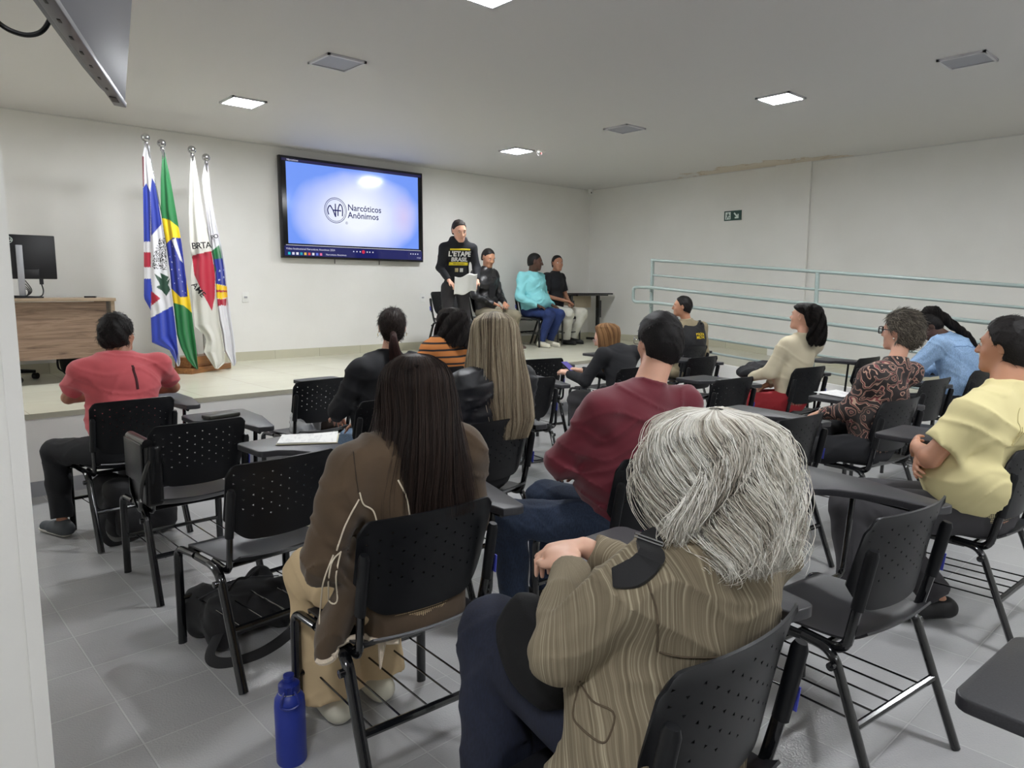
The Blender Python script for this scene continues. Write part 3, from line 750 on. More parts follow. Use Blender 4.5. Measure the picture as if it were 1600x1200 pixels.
def surfnet(D, lo, h):
    S = D < 0
    c = [S[a:S.shape[0]-1+a, b:S.shape[1]-1+b, e:S.shape[2]-1+e] for a in (0, 1) for b in (0, 1) for e in (0, 1)]
    cnt = sum(x.astype(np.int8) for x in c)
    cells = (cnt > 0) & (cnt < 8)
    ci = np.argwhere(cells); vid = -np.ones(cells.shape, int); vid[cells] = np.arange(len(ci))
    acc = np.zeros((len(ci), 3)); num = np.zeros(len(ci))
    off = np.array([(a, b, e) for a in (0, 1) for b in (0, 1) for e in (0, 1)])
    vals = np.stack([D[ci[:, 0]+o_[0], ci[:, 1]+o_[1], ci[:, 2]+o_[2]] for o_ in off], 1)
    for i in range(8):
        for j in range(i+1, 8):
            if np.abs(off[i]-off[j]).sum() != 1: continue
            a, b = vals[:, i], vals[:, j]; cr = (a < 0) != (b < 0)
            t_ = np.where(cr, a/np.where(cr, a-b, 1), 0)
            p = off[i]+t_[:, None]*(off[j]-off[i])
            acc += np.where(cr[:, None], p, 0); num += cr
    V = lo+(ci+acc/num[:, None])*h
    F = []
    for ax_ in range(3):
        sl0 = [slice(None)]*3; sl1 = [slice(None)]*3; sl0[ax_] = slice(0, -1); sl1[ax_] = slice(1, None)
        A, Bq = S[tuple(sl0)], S[tuple(sl1)]
        e = np.argwhere(A != Bq)
        u, v = [(1, 2), (2, 0), (0, 1)][ax_]
        ok = (e[:, u] > 0) & (e[:, v] > 0) & (e[:, u] < D.shape[u]-1) & (e[:, v] < D.shape[v]-1); e = e[ok]
        flip = A[tuple(e.T)]
        def g(du, dv):
            x = e.copy(); x[:, u] -= du; x[:, v] -= dv; return vid[tuple(x.T)]
        q = np.stack([g(1, 1), g(0, 1), g(0, 0), g(1, 0)], 1)
        q[~flip] = q[~flip][:, ::-1]
        F.append(q)
    F = np.concatenate(F); F = F[(F >= 0).all(1)]
    return V, F
def fastmesh(name, V, F, m, parent=None, cols=None):
    me = bpy.data.meshes.new(name); F = np.asarray(F); nf = len(F); k = F.shape[1]
    me.vertices.add(len(V)); me.vertices.foreach_set('co', np.asarray(V, np.float32).ravel())
    me.loops.add(nf*k); me.loops.foreach_set('vertex_index', F.astype(np.int32).ravel())
    me.polygons.add(nf); me.polygons.foreach_set('loop_start', np.arange(0, nf*k, k, dtype=np.int32)); me.polygons.foreach_set('loop_total', np.full(nf, k, np.int32))
    me.update(calc_edges=True); me.polygons.foreach_set('use_smooth', np.ones(nf, bool))
    if cols is not None:
        a = me.color_attributes.new('Col', 'FLOAT_COLOR', 'POINT'); a.data.foreach_set('color', np.asarray(cols, np.float32).ravel())
    me.materials.append(m); o = bpy.data.objects.new(name, me); COL.objects.link(o)
    if parent: o.parent = parent
    return o
def sdf_obj(name, s, h, m, parent=None):
    V, F = s.mesh(h)
    # light relaxation removes grid stepping
    E1 = np.concatenate([F[:, [0, 1]], F[:, [1, 2]], F[:, [2, 3]], F[:, [3, 0]]])
    for _ in range(2):
        acc = np.zeros_like(V); cn = np.zeros(len(V))
        for a, b in ((0, 1), (1, 0)):
            for d in range(3): acc[:, d] += np.bincount(E1[:, a], V[E1[:, b], d], len(V))
            cn += np.bincount(E1[:, a], minlength=len(V))
        V = V*0.5+0.5*acc/np.maximum(cn, 1)[:, None]
    return fastmesh(name, V, F, m, parent)
def folds(amp, fx, fy, fz, seed=0, warp=0.06):
    rs = np.random.RandomState(seed); ph = rs.rand(9)*6.28
    def f(P):
        x, y, z = P[:, 0], P[:, 1], P[:, 2]
        wx = np.sin(9*x+11*y+7*z+ph[0])+0.5*np.sin(17*x-13*y+ph[1]); wz = np.sin(8*x-9*y+10*z+ph[2])
        a = np.sin(fx*x+fy*y+fz*z+2.2*wx+ph[3]); b = np.sin(1.7*fx*x-0.8*fy*y+1.5*fz*z+1.8*wz+ph[4]); c = np.sin(0.6*fx*x+1.3*fy*y-0.7*fz*z+2*wx*wz+ph[5])
        r1 = 1-np.abs(np.sin(0.5*(fx*x+fy*y+fz*z)+1.4*wx+ph[6])); r2 = 1-np.abs(np.sin(0.8*fx*x-0.5*fy*y+0.9*fz*z+1.3*wz+ph[7]))
        return -amp*(0.5*np.maximum(a, -0.2)**2*np.sign(a)+0.4*b+0.3*c+1.1*r1**4+0.9*r2**5-0.4)
    return f
def chair_keep(a):
    """bodies press against the backrest and seat instead of passing through them; a = sitter's turn relative to the chair"""
    Rk = rotz(a)
    def f(P):
        Q = P@Rk.T; x, y, z = Q[:, 0], Q[:, 1], Q[:, 2]
        v = np.clip((z-0.535)/0.32, 0, 1); yb = 0.055*(1-v)-0.02+0.045*(x/0.235)**2+0.008
        sl = np.maximum.reduce([y-yb, np.abs(x)-0.252, 0.40-z, z-0.868])
        st = np.maximum.reduce([z-0.458, 0.37-z, np.abs(x)-0.262, -0.02-y, y-0.47])
        return np.maximum(-sl, -st)
    return f
def unit(v): v = np.array(v, float); return v/(np.linalg.norm(v)+1e-12)

# ------------------------------------------------------------------ hair
def hairmat(name, rough=0.42):
    if name in _mc: return _mc[name]
    m = NT(name); a = m.n('ShaderNodeAttribute'); a.attribute_name = 'Col'
    m.l(a.outputs['Color'], m.p.inputs['Base Color']); m.p.inputs['Roughness'].default_value = 0.6; m.p.inputs['Specular IOR Level'].default_value = 0.3
    _mc[name] = m.m; return m.m
def strand_tubes(paths, r0, cols, taper=True):
    """paths: (n, k, 3) -> thin triangular tubes with a colour per strand"""
    P = np.asarray(paths); n, k, _ = P.shape
    T = np.gradient(P, axis=1); T /= np.linalg.norm(T, axis=2)[:, :, None]+1e-9
    ref = np.broadcast_to(np.array([0.37, 0.61, 0.7]), T.shape); A = np.cross(T, ref); A /= np.linalg.norm(A, axis=2)[:, :, None]+1e-9; Bq = np.cross(T, A)
    prof = np.sin(np.linspace(0.25, 0.94, k)*PI)**0.6 if taper else np.ones(k)
    R = np.broadcast_to(np.asarray(r0).reshape(-1, 1), (n, k))*prof[None]
    vs = []
    for a in (0, 2*PI/3, 4*PI/3): vs.append(P+R[:, :, None]*(math.cos(a)*A+math.sin(a)*Bq))
    V = np.stack(vs, 2).reshape(-1, 3)
    b = np.arange(n)[:, None]*k*3+np.arange(k-1)[None]*3
    F = np.concatenate([np.stack([b+j, b+(j+1) % 3, b+3+(j+1) % 3, b+3+j], -1).reshape(-1, 4) for j in range(3)])
    C = np.repeat(cols, k*3, axis=0)
    return V, F, C
def pal(cols, u):
    """random palette lookup u in 0..1"""
    c = np.array([L3(x) for x in cols]); t_ = u*(len(cols)-1); i = np.clip(t_.astype(int), 0, len(cols)-2); f = (t_-i)[:, None]
    return c[i]*(1-f)+c[i+1]*f
def loft_hair(par, center, rings, colors, n=1500, r=0.0011, k=26, wave=(0.0, 10), curl=0.0, puff=0.008, seed=1, ryaw=0.0, name='hair', colfn=None, flat_end=0.15, smin=0.75, base_dark=0.7, lean=(0, 0), locks=26, fly=0.0, roots=1.0):
    """rings: list of (z, cx, cy, rx, ry, phimax_deg) relative to the head centre from crown to tip"""
    rs = np.random.RandomState(seed); Rg = np.array(rings, float); m_ = len(Rg); S = np.linspace(0, 1, m_)
    Rz = rotz(ryaw); center = np.array(center, float)
    def pt(phi, s, rad=0.0):
        g = [np.interp(s, S, Rg[:, j]) for j in range(6)]
        ph = phi*np.radians(g[5])
        x = g[1]+(g[3]+rad)*np.sin(ph); y = g[2]-(g[4]+rad)*np.cos(ph)
        P = np.stack([x+lean[0]*s**2, y+lean[1]*s**2, g[0]*np.ones_like(ph)], -1)
        return P@Rz.T+center
    nu, nv = 72, 44
    U, Sv = np.meshgrid(np.linspace(-1, 1, nu), np.linspace(0, 1, nv))
    lump = 0.4*puff*np.sin(U*37+3*np.sin(Sv*7))*np.clip(Sv*3, 0, 1)
    ragged = Sv-0.05*np.clip((Sv-0.85)/0.15, 0, 1)*(0.5+0.5*np.sin(U*43+2*np.sin(U*17)))
    V1 = pt(U.ravel(), ragged.ravel(), lump.ravel()).reshape(nv, nu, 3)
    V2 = pt(U.ravel(), ragged.ravel(), lump.ravel()-0.022).reshape(nv, nu, 3)
    V = np.concatenate([V1.reshape(-1, 3), V2.reshape(-1, 3)]); F = []
    o_ = nu*nv
    for i in range(nv-1):
        for j in range(nu-1):
            a = i*nu+j; F.append((a, a+nu, a+nu+1, a+1)); F.append((o_+a, o_+a+1, o_+a+nu+1, o_+a+nu))
    for i in range(nv-1):
        for j in (0, nu-1): a = i*nu+j; F.append((a, o_+a, o_+a+nu, a+nu))
    for j in range(nu-1):
        a = (nv-1)*nu+j; F.append((a, o_+a, o_+a+1, a+1))
    F = np.array(F)
    uu = 0.5+0.3*np.sin(U.ravel()*71+4*np.sin(U.ravel()*17))+0.2*rs.rand(nu)[np.newaxis].repeat(nv, 0).ravel(); uu = np.concatenate([uu, uu])
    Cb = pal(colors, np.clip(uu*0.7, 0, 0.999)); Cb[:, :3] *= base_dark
    phi0 = rs.uniform(-1, 1, n); s0 = rs.uniform(0, 0.25, n); s0[:n//2] = 0.0; s1 = rs.uniform(smin, 1.0, n)
    s1 = np.maximum(s1, s0+0.3); s1[rs.rand(n) > 0.5] = 1.0+0; s1 = np.minimum(s1+rs.uniform(-0.06, 0.015, n), 1.03)
    tt = np.linspace(0, 1, k)[None]; s_ = s0[:, None]+(s1-s0)[:, None]*tt
    lock = np.floor(phi0*locks)/locks; jit = (lock+0.02-phi0)[:, None]*np.clip(s_*1.3-0.2, 0, 0.85)*0.8
    ph = phi0[:, None]+jit+wave[0]*np.sin(wave[1]*s_+rs.uniform(0, 6.3, n)[:, None]*0.25+lock[:, None]*9)*np.clip(s_*1.5, 0, 1)+rs.normal(0, 0.012, n)[:, None]*s_
    rad = rs.uniform(-0.004, puff, n)[:, None]*np.clip(s_*4, 0.15, 1)+curl*np.sin(wave[1]*1.3*s_+lock[:, None]*15+rs.uniform(0, 1.2, n)[:, None])*np.clip(s_*2, 0, 1)
    if fly: m9 = rs.rand(n) < 0.10; rad[m9] += fly*rs.rand(m9.sum())[:, None]*np.clip(s_[m9]*2.5, 0, 1)
    ss = np.clip(s_, 0, 1)
    P = pt(ph.ravel(), ss.ravel(), rad.ravel()).reshape(n, k, 3); P[:, :, 2] -= np.maximum(s_-1, 0)*0.15
    if curl > 0: P[:, :, 2] += curl*0.7*np.cos(wave[1]*1.3*s_+lock[:, None]*15)*np.clip(s_*2, 0, 1)
    cu = (0.5+0.5*np.sin(lock*61+np.sin(lock*23)*5))*0.6+rs.rand(n)*0.4
    Cs = pal(colors, np.clip(cu, 0, 0.999)) if colfn is None else colfn(cu, phi0)
    Vs, Fs, Cc = strand_tubes(P, rs.uniform(0.7, 1.25, n)*r, Cs)
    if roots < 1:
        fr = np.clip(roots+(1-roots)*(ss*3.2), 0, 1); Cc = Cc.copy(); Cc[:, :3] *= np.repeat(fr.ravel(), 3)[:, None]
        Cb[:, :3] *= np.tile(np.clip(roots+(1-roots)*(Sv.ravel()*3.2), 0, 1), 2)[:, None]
    return fastmesh(name, np.concatenate([V, Vs]), np.concatenate([F, Fs+len(V)]), hairmat('hair strands'), par, np.concatenate([Cb, Cc]))
def fuzz(V, N, flow, colors, n, length, r, lift=0.35, seed=3, k=5):
    rs = np.random.RandomState(seed); i = rs.randint(0, len(V), n)
    p, nn_ = V[i], N[i]; d = flow(p)+rs.normal(0, 0.35, (n, 3)); d -= nn_*(d*nn_).sum(1)[:, None]; d /= np.linalg.norm(d, axis=1)[:, None]+1e-9
    L_ = length*rs.uniform(0.6, 1.2, n)[:, None, None]; t_ = np.linspace(0, 1, k)[None, :, None]
    P = p[:, None]-nn_[:, None]*0.003+d[:, None]*L_*t_+nn_[:, None]*L_*lift*(t_-0.45*t_**2)
    return strand_tubes(P, np.full(n, r), pal(colors, rs.rand(n)*0.999))

# ------------------------------------------------------------------ people
SKIN = dict(light=(214, 164, 140), tan=(190, 138, 110), olive=(172, 122, 96), dark=(84, 56, 44), pale=(222, 176, 152))
def skin(k): return mat('skin '+k, SKIN[k], 0.5, nscale=140, nstr=0.08, ndist=0.001, sub=0.08)
def person(name_label, x, y, z, hd, P, h=0.008, chair_hd=None):
    """P: dict describing pose and clothes, in metres with the chair back at the origin and +y the sitter's front"""
    root = empty('person', (x, y, z), -math.radians(hd)); tag(root, name_label, 'person')
    J = dict(pel=(0, 0.15, 0.55), wai=(0, 0.14, 0.70), che=(0, 0.14, 0.92), neb=(0, 0.15, 1.09), head=(0, 0.19, 1.235),
             shL=(-0.19, 0.13, 1.03), shR=(0.19, 0.13, 1.03), elL=(-0.25, 0.16, 0.76), elR=(0.25, 0.16, 0.76), wrL=(-0.08, 0.38, 0.66), wrR=(0.08, 0.38, 0.66),
             hiL=(-0.09, 0.17, 0.535), hiR=(0.09, 0.17, 0.535), knL=(-0.13, 0.60, 0.50), knR=(0.13, 0.60, 0.50),
             anL=(-0.13, 0.58, 0.09), anR=(0.13, 0.58, 0.09), toL=(-0.15, 0.73, 0.035), toR=(0.15, 0.73, 0.035),
             hdL=(0.6, 0.6, -0.3), hdR=(-0.6, 0.6, -0.3), haL=(0, 0, 1), haR=(0, 0, 1))
    J.update(P.get('J', {})); J = {k_: np.array(v, float) for k_, v in J.items()}
    hy, hp, hr = [math.radians(a) for a in P.get('turn', (0, 0, 0))]
    RH = rotz(hy)@rotx(hp)@roty(hr); HC_ = J['head']; hs = P.get('hs', 1.0)
    W = lambda p: RH@(np.array(p, float)*hs)+HC_
    bulk = P.get('bulk', 1.0); fem = P.get('fem', False)
    sw = np.linalg.norm(J['shR']-J['shL'])
    shax = unit(J['shR']-J['shL']); upx = unit(J['neb']-J['wai']); fro = unit(np.cross(upx, shax))
    RT = np.stack([shax, fro, upx], 1)
    sk = skin(P.get('skin', 'tan'))
    hb = P.get('hb', h)
    keep = chair_keep(-math.radians(hd-chair_hd)) if chair_hd is not None else None
    # body -------------------------------------------------------------
    s = SDF(); s.keep = keep; s.keep = keep
    s.ell(J['che'], (0.145*bulk, 0.082*bulk, 0.165), R=RT).ell(J['wai'], (0.12*bulk, 0.08*bulk, 0.13), R=RT).ell(J['pel'], (0.13*bulk, 0.10, 0.09))
    for q in 'LR':
        s.cap(J['neb']-(0, 0, 0.03), J['sh'+q], 0.045, 0.045, k=0.05)
        s.cap(J['sh'+q], J['el'+q], 0.046*P.get('arm', 1), 0.036*P.get('arm', 1), k=0.03).cap(J['el'+q], J['wr'+q], 0.038*P.get('arm', 1), 0.025, k=0.02)
        s.cap(J['hi'+q], J['kn'+q], 0.062, 0.045, k=0.03).cap(J['kn'+q], J['an'+q], 0.045, 0.030, k=0.02)
        s.cap(J['an'+q]-(0, 0, 0.03), J['to'+q], 0.030, 0.022, k=0.02)
        # hand
        wd = unit(J['hd'+q]); nm = unit(J['ha'+q]-wd*np.dot(J['ha'+q], wd)); wv = np.cross(wd, nm)*(1 if q == 'R' else -1)   # wv points to the thumb side
        wv = -wv if P.get('thumbflip'+q) else wv
        o_ = J['wr'+q]; cu = P.get('curl'+q, 0.5)
        s.cap(o_, o_+wd*0.045, 0.024, 0.030, k=0.02, flat=(nm, 0.62)).cap(o_+wd*0.045-wv*0.014, o_+wd*0.075-wv*0.016, 0.027, 0.022, k=0.012, flat=(nm, 0.55)).cap(o_+wd*0.045+wv*0.014, o_+wd*0.075+wv*0.016, 0.027, 0.022, k=0.012, flat=(nm, 0.55))
        for i, (L_, u) in enumerate(((0.066, 0.030), (0.075, 0.010), (0.070, -0.011), (0.055, -0.031))):
            b0 = o_+wd*(0.085-0.004*abs(i-1))+wv*u
            d1_ = unit(wd*math.cos(cu*0.7)-nm*math.sin(cu*0.7)+wv*0.06*(1.2-i)); d2_ = unit(wd*math.cos(cu*1.7)-nm*math.sin(cu*1.7)+wv*0.04*(1.2-i))
            m1 = b0+d1_*L_*0.55; s.cap(b0-wd*0.01, m1, 0.0098, 0.0088, k=0.006); s.cap(m1, m1+d2_*L_*0.5, 0.0086, 0.0072, k=0.003)
        tb = o_+wd*0.022+wv*0.022; tm = tb+unit(wd*0.75+wv*0.75-nm*0.25)*0.042
        s.cap(tb, tm, 0.0135, 0.0105, k=0.012).cap(tm, tm+unit(wd*1.0+wv*0.15-nm*0.35)*0.034, 0.0102, 0.0085, k=0.004)
    s.cap(J['neb']-(0, 0, 0.02), W((0, -0.022, -0.05)), 0.056*(0.9 if fem else 1.05)*P.get('neck', 1), 0.052*(0.88 if fem else 1.05)*P.get('neck', 1), k=0.03)
    E = lambda c, r, k_=0.02, Rl=None, op='u': s.ell(W(c), np.array(r)*hs, k_*hs, RH if Rl is None else RH@Rl, op)
    fw = P.get('face', 1.0)
    E((0, -0.012, 0.020), (0.077, 0.097, 0.088)); E((0, 0.030, -0.030), (0.062*fw, 0.062, 0.075), 0.03); E((0, 0.038, -0.078), (0.046*fw, 0.045, 0.040), 0.03)
    s.cap(W((-0.018, 0.070, -0.103)), W((0.018, 0.070, -0.103)), 0.019*hs, k=0.025)
    s.cap(W((-0.036, 0.078, 0.018)), W((0.036, 0.078, 0.018)), 0.012*hs, k=0.02)
    for q in (-1, 1):
        E((0.038*q, 0.064, -0.035), (0.022, 0.018, 0.018), 0.02)
        E((0.031*q, 0.098, -0.002), (0.018, 0.013, 0.011), 0.010, None, 's')
    s.cap(W((0, 0.090, 0.005)), W((0, 0.110, -0.034)), 0.0085*hs, 0.0125*hs, k=0.012)
    for q in (-1, 1): E((0.011*q, 0.100, -0.038), (0.009, 0.011, 0.007), 0.006)
    s.cap(W((-0.019, 0.086, -0.064)), W((0.019, 0.086, -0.064)), 0.0065*hs, k=0.008); s.cap(W((-0.015, 0.086, -0.074)), W((0.015, 0.086, -0.074)), 0.0075*hs, k=0.006)
    for q in (-1, 1):
        Re = rotz(-0.35*q)@rotx(-0.15)
        E((0.080*q, -0.008, -0.008), (0.007, 0.019, 0.032), 0.008, Re); E((0.085*q, -0.004, -0.008), (0.005, 0.011, 0.020), 0.005, Re, 's')
    if hb < h: pass
    sdf_obj('body', s, hb, sk, root)
    # eyes, brows ----------------------------------------------------
    if P.get('eyes', True):
        for q in (-1, 1):
            mb = MB(); prof = [(0.0118*math.sin(a)+1e-4, 0.0118*math.cos(a)) for a in np.linspace(0, PI, 10)]
            mb.lathe(prof, c=W((0.031*q, 0.0785, -0.002)), n=12); e = mb.build('eye', mat('eye white', (225, 222, 216), 0.25), root)
            mb = MB(); mb.lathe([(0.0055, 0.0), (0.0055, 0.001), (0.0001, 0.0016)], c=W((0.031*q, 0.0895, -0.003)), R=RH@rotx(-PI/2), n=12); mb.build('iris', M_BLACK, e)
            pts_ = [W((0.031*q+dx, 0.0905-1.2*abs(dx)**1.5*8*0.2, 0.017+0.003*math.cos(dx*90))) for dx in np.linspace(-0.017, 0.017, 7)]
            MB().tube(pts_, np.array([0.0012, 0.003, 0.0034, 0.0034, 0.003, 0.0022, 0.001]), 6).build('eyebrow', mat('brow '+str(P.get('brow', (35, 28, 24))), P.get('brow', (35, 28, 24)), 0.8), root)
        mo = MB().tube([W((dx, 0.0925-abs(dx)*0.2, -0.0688+0.0012*math.cos(dx*150))) for dx in np.linspace(-0.021, 0.021, 7)], np.array([0.001, 0.0028, 0.0036, 0.0034, 0.0036, 0.0028, 0.001]), 6)
        mo.build('lips', mat('lips '+P.get('skin', 'tan'), tuple(int(c*f) for c, f in zip(SKIN[P.get('skin', 'tan')], (0.82, 0.62, 0.62))), 0.45), root)
    # top garment ------------------------------------------------------
    c_ = P['top']; g = SDF(); g.keep = keep; th_ = c_.get('th', 0.016); sl = c_.get('sleeve', 1.0)
    cr = c_.get('chest', (0.165, 0.105, 0.185)); br = c_.get('belly', (0.155, 0.115, 0.15))
    g.ell(J['che'], np.array(cr)*(bulk, bulk, 1), 0.05, RT).ell(J['wai']+np.array(c_.get('bel_off', (0, 0.01, 0))), np.array(br)*(bulk, bulk, 1), 0.08, RT)
    g.ell(J['pel']+(0, 0, 0.03), (0.16*bulk, 0.125*bulk, 0.11), 0.06)
    for q in 'LR':
        ar = c_.get('arm', 0.060)
        g.cap(J['neb']-(0, 0, 0.045), J['sh'+q]-(0, 0, 0.005), 0.060, ar, k=0.06)
        if sl >= 1:
            g.cap(J['sh'+q], J['el'+q], ar, ar*0.85, k=c_.get('ka', 0.035)); g.cap(J['el'+q], J['wr'+q], ar*0.84, ar*0.60, k=c_.get('ka', 0.03), cut=c_.get('cuff', 0.97))
        else: g.cap(J['sh'+q], J['el'+q], ar, ar*0.98, k=0.05, cut=sl)
    g.cap(J['neb']-(0, 0, 0.03), J['neb']+(HC_-J['neb'])*c_.get('collar', 0.12), 0.079, 0.071, k=0.025, cut=1.0)
    for q in c_.get('extra', []): q(g, J)
    zb = c_.get('hem', 0.52)
    g.cuts = [(np.array([0, 0, zb]), np.array([0, 0, -1.0]))]
    if c_.get('open_neck'):
        g.ell(J['neb']+c_['open_neck'][0], c_['open_neck'][1], 0.01, op='s')
    fo = c_.get('folds', (0.003, 8, 14, 42))
    g.disp = folds(*fo, seed=c_.get('seed', 1))
    root['_'] = 0; del root['_']
    sdf_obj(c_.get('name', 'shirt'), g, c_.get('h', h), c_['m'], root)
    # trousers ---------------------------------------------------------
    b_ = P['bottom']; l = SDF(); l.keep = keep; tr = b_.get('r', (0.088, 0.068, 0.05))
    l.ell(J['pel']-(0, 0, 0.005), (0.165*bulk, 0.125*bulk, 0.105), 0.04)
    for q in 'LR':
        l.cap(J['hi'+q], J['kn'+q], tr[0], tr[1], k=0.035).cap(J['kn'+q], J['an'+q], tr[1]*0.95, tr[2], k=0.025, cut=b_.get('hem', 0.98))
    l.cuts = [(np.array([0, 0, max(J['wai'][2]-0.02, max(J['knL'][2], J['knR'][2])+0.10)]), np.array([0, 0, 1.0]))]
    l.disp = folds(0.0042, 30, 18, 26, seed=5)
    sdf_obj(b_.get('name', 'trousers'), l, b_.get('h', h), b_['m'], root)
    # shoes ------------------------------------------------------------
    f_ = P.get('shoes')
    if f_:
        for q in 'LR':
            a, t_ = J['an'+q], J['to'+q]; d = unit([t_[0]-a[0], t_[1]-a[1], 0]); zf = t_[2]-0.035
            s = SDF(); he = np.array([a[0], a[1], zf+0.045])-d*0.035; tp = np.array([t_[0], t_[1], zf+0.033])+d*0.035
            s.cap(he, tp, 0.044, 0.035, k=0.02, flat=((0, 0, 1), 0.95)).cap(a-(0, 0, 0.03), a+(0, 0, 0.0), 0.042, 0.038, k=0.03, cut=1.0).cap(he, he*0.45+tp*0.55, 0.046, 0.042, k=0.02)
            s.cuts = [(np.array([0, 0, zf+0.018]), np.array([0, 0, -1.0]))]
            so = sdf_obj('shoe', s, 0.006, f_['m'], root)
            s = SDF(); s.cap(he, tp+d*0.004, 0.048, 0.042, k=0.01); s.cuts = [(np.array([0, 0, zf+0.001]), np.array([0, 0, -1.0])), (np.array([0, 0, zf+0.022]), np.array([0, 0, 1.0]))]
            sdf_obj('sole', s, 0.006, f_.get('sole', M_BLACK), so)
    # hair ------------------------------------------------------------
    hr_ = P.get('hair', {})
    if hr_.get('kind') == 'short':
        vol = hr_.get('vol', 0.012); s = SDF()
        s.ell(W((0, -0.014, 0.022)), np.array((0.077+vol, 0.097+vol, 0.090+vol*1.25))*hs, 0.02*hs, RH)
        s.ell(W((0, -0.045, -0.03)), np.array((0.066+vol, 0.058+vol, 0.075))*hs, 0.03*hs, RH)
        # clear face, ears and nape
        fl = hr_.get('front', 0.050)
        s.cuts = [(W((0, fl, 0.05)), RH@unit((0, 1, hr_.get('slope', -0.62)))), (W((0, -0.03, hr_.get('nape', -0.075))), RH@unit((0, 0.35, -1)))]
        for q in (-1, 1):
            s.ell(W((0.09*q, 0.005, -0.035)), np.array((0.035, 0.030, 0.043))*hs, 0.01, RH, 's'); s.ell(W((0.075*q, 0.068, -0.04)), np.array((0.04, 0.045, 0.065))*hs, 0.01, RH, 's')
        s.disp = folds(hr_.get('amp', 0.003), 60, 50, 40, seed=hr_.get('seed', 2))
        V, Fq = s.mesh(hr_.get('h', 0.006)); N = s.grad(V)
        cols = hr_['colors']; Cb = pal(cols, np.random.rand(len(V))*0.5); Cb[:, :3] *= 0.8
        nf = hr_.get('n', 900)
        back = RH@np.array([0, -0.8, -0.75])
        Vs, Fs, Cc = fuzz(V, N, lambda p: np.broadcast_to(back, p.shape)*0.9, cols, nf, hr_.get('len', 0.02), hr_.get('r', 0.0009), hr_.get('lift', 0.35))
        fastmesh('hair', np.concatenate([V, Vs]), np.concatenate([Fq, Fs+len(V)]), hairmat('hair strands'), root, np.concatenate([Cb, Cc]))
    elif hr_.get('kind') == 'loft':
        loft_hair(root, HC_+np.array(hr_.get('off', (0, 0, 0))), hr_['rings'], hr_['colors'], **hr_.get('kw', {}))
    if hr_.get('cap'):                              # tight cap under a tail
        s = SDF(); s.ell(W((0, -0.014, 0.024)), np.array((0.083, 0.103, 0.094))*hs, 0.02, RH); s.ell(W((0, -0.05, -0.03)), np.array((0.068, 0.055, 0.07))*hs, 0.03, RH)
        s.cuts = [(W((0, 0.062, 0.05)), RH@unit((0, 1, -0.5))), (W((0, -0.03, -0.082)), RH@unit((0, 0.5, -1)))]
        for q in (-1, 1): s.ell(W((0.09*q, 0.010, -0.03)), np.array((0.035, 0.032, 0.045))*hs, 0.01, RH, 's'); s.ell(W((0.075*q, 0.07, -0.04)), np.array((0.04, 0.045, 0.065))*hs, 0.01, RH, 's')
        s.disp = folds(0.0015, 80, 20, 50, seed=4)
        V, Fq = s.mesh(0.006); N = s.grad(V); cols = hr_['colors']; Cb = pal(cols, np.random.rand(len(V))*0.4)
        tgt = W(hr_.get('knot', (0, -0.115, -0.03)))
        Vs, Fs, Cc = fuzz(V, N, lambda p: (tgt-p)/(np.linalg.norm(tgt-p, axis=1)[:, None]+1e-9)*2.0, cols, hr_.get('n', 900), 0.05, 0.0009, 0.05)
        fastmesh('hair', np.concatenate([V, Vs]), np.concatenate([Fq, Fs+len(V)]), hairmat('hair strands'), root, np.concatenate([Cb, Cc]))
    root_info = dict(root=root, J=J, W=W, RH=RH, top=g, bottom=l)
    return root_info
def tail(par, pts, radii, colors, n=250, r=0.0012, name='ponytail', braid=0.0, seed=2, turns=3.0):
    rs = np.random.RandomState(seed); C = spline(pts, 40); R = np.interp(np.linspace(0, 1, 40), np.linspace(0, 1, len(radii)), radii)
    V0, F0 = tube(C, R*0.9, 14, 1.0, False); n0 = len(V0)
    if braid:
        tt = np.linspace(0, 1, 40)
        R2_ = R*(1+braid*np.abs(np.sin(tt*turns*PI))-braid*0.5); V0, F0 = tube(C, R2_, 14, 1.0, False); R = R2_
    T = np.gradient(C, axis=0); T /= np.linalg.norm(T, axis=1)[:, None]; A = np.cross(T, [0.9, 0.3, 0.1]); A /= np.linalg.norm(A, axis=1)[:, None]; B_ = np.cross(T, A)
    a = rs.uniform(0, 2*PI, n); q = rs.uniform(0.85, 1.1, n); ph = a[:, None]+(0.3*np.sin(np.linspace(0, 5, 40))[None]+(np.linspace(0, turns*2, 40)[None] if braid else 0))
    P = C[None]+(q[:, None]*R[None])[:, :, None]*(np.cos(ph)[:, :, None]*A[None]+np.sin(ph)[:, :, None]*B_[None])
    Vs, Fs, Cc = strand_tubes(P, np.full(n, r), pal(colors, rs.rand(n)*0.999))
    Cb = pal(colors, np.full(n0, 0.2))
    return fastmesh(name, np.concatenate([V0, Vs]), np.concatenate([np.array(F0), Fs+n0]), hairmat('hair strands'), par, np.concatenate([Cb, Cc]))
def seam(info, pts, r, m, name='seam', off=0.001, n=40, which='top', itn=6):
    P = spline(pts, n); P = info[which].snap(P, off, itn)
    return MB().tube(P, r, 6).build(name, m, info['root'])
def on_surface(info, pix, off=0.001, which='top'):
    """points of the garment surface met by the given sight lines"""
    r = info['root']; Mi = r.matrix_basis.inverted(); Rm = np.array(Mi.to_3x3()); o_ = np.array((Mi@Vector((0, 0, CAM_H)))[:]); g = info[which]; out = []
    for px, py in pix:
        d = unit(Rm@(Fw+(px-800)/F_PX*R2-(py-600)/F_PX*U2)); t_ = 0.3; ok = False
        for _ in range(160):
            e = g.ev((o_+d*t_)[None])[0]-off
            if e < 0.0005: ok = True; break
            t_ += max(e*0.7, 0.002)
            if t_ > 12: break
        if ok: out.append(o_+d*t_)
    return np.array(out)
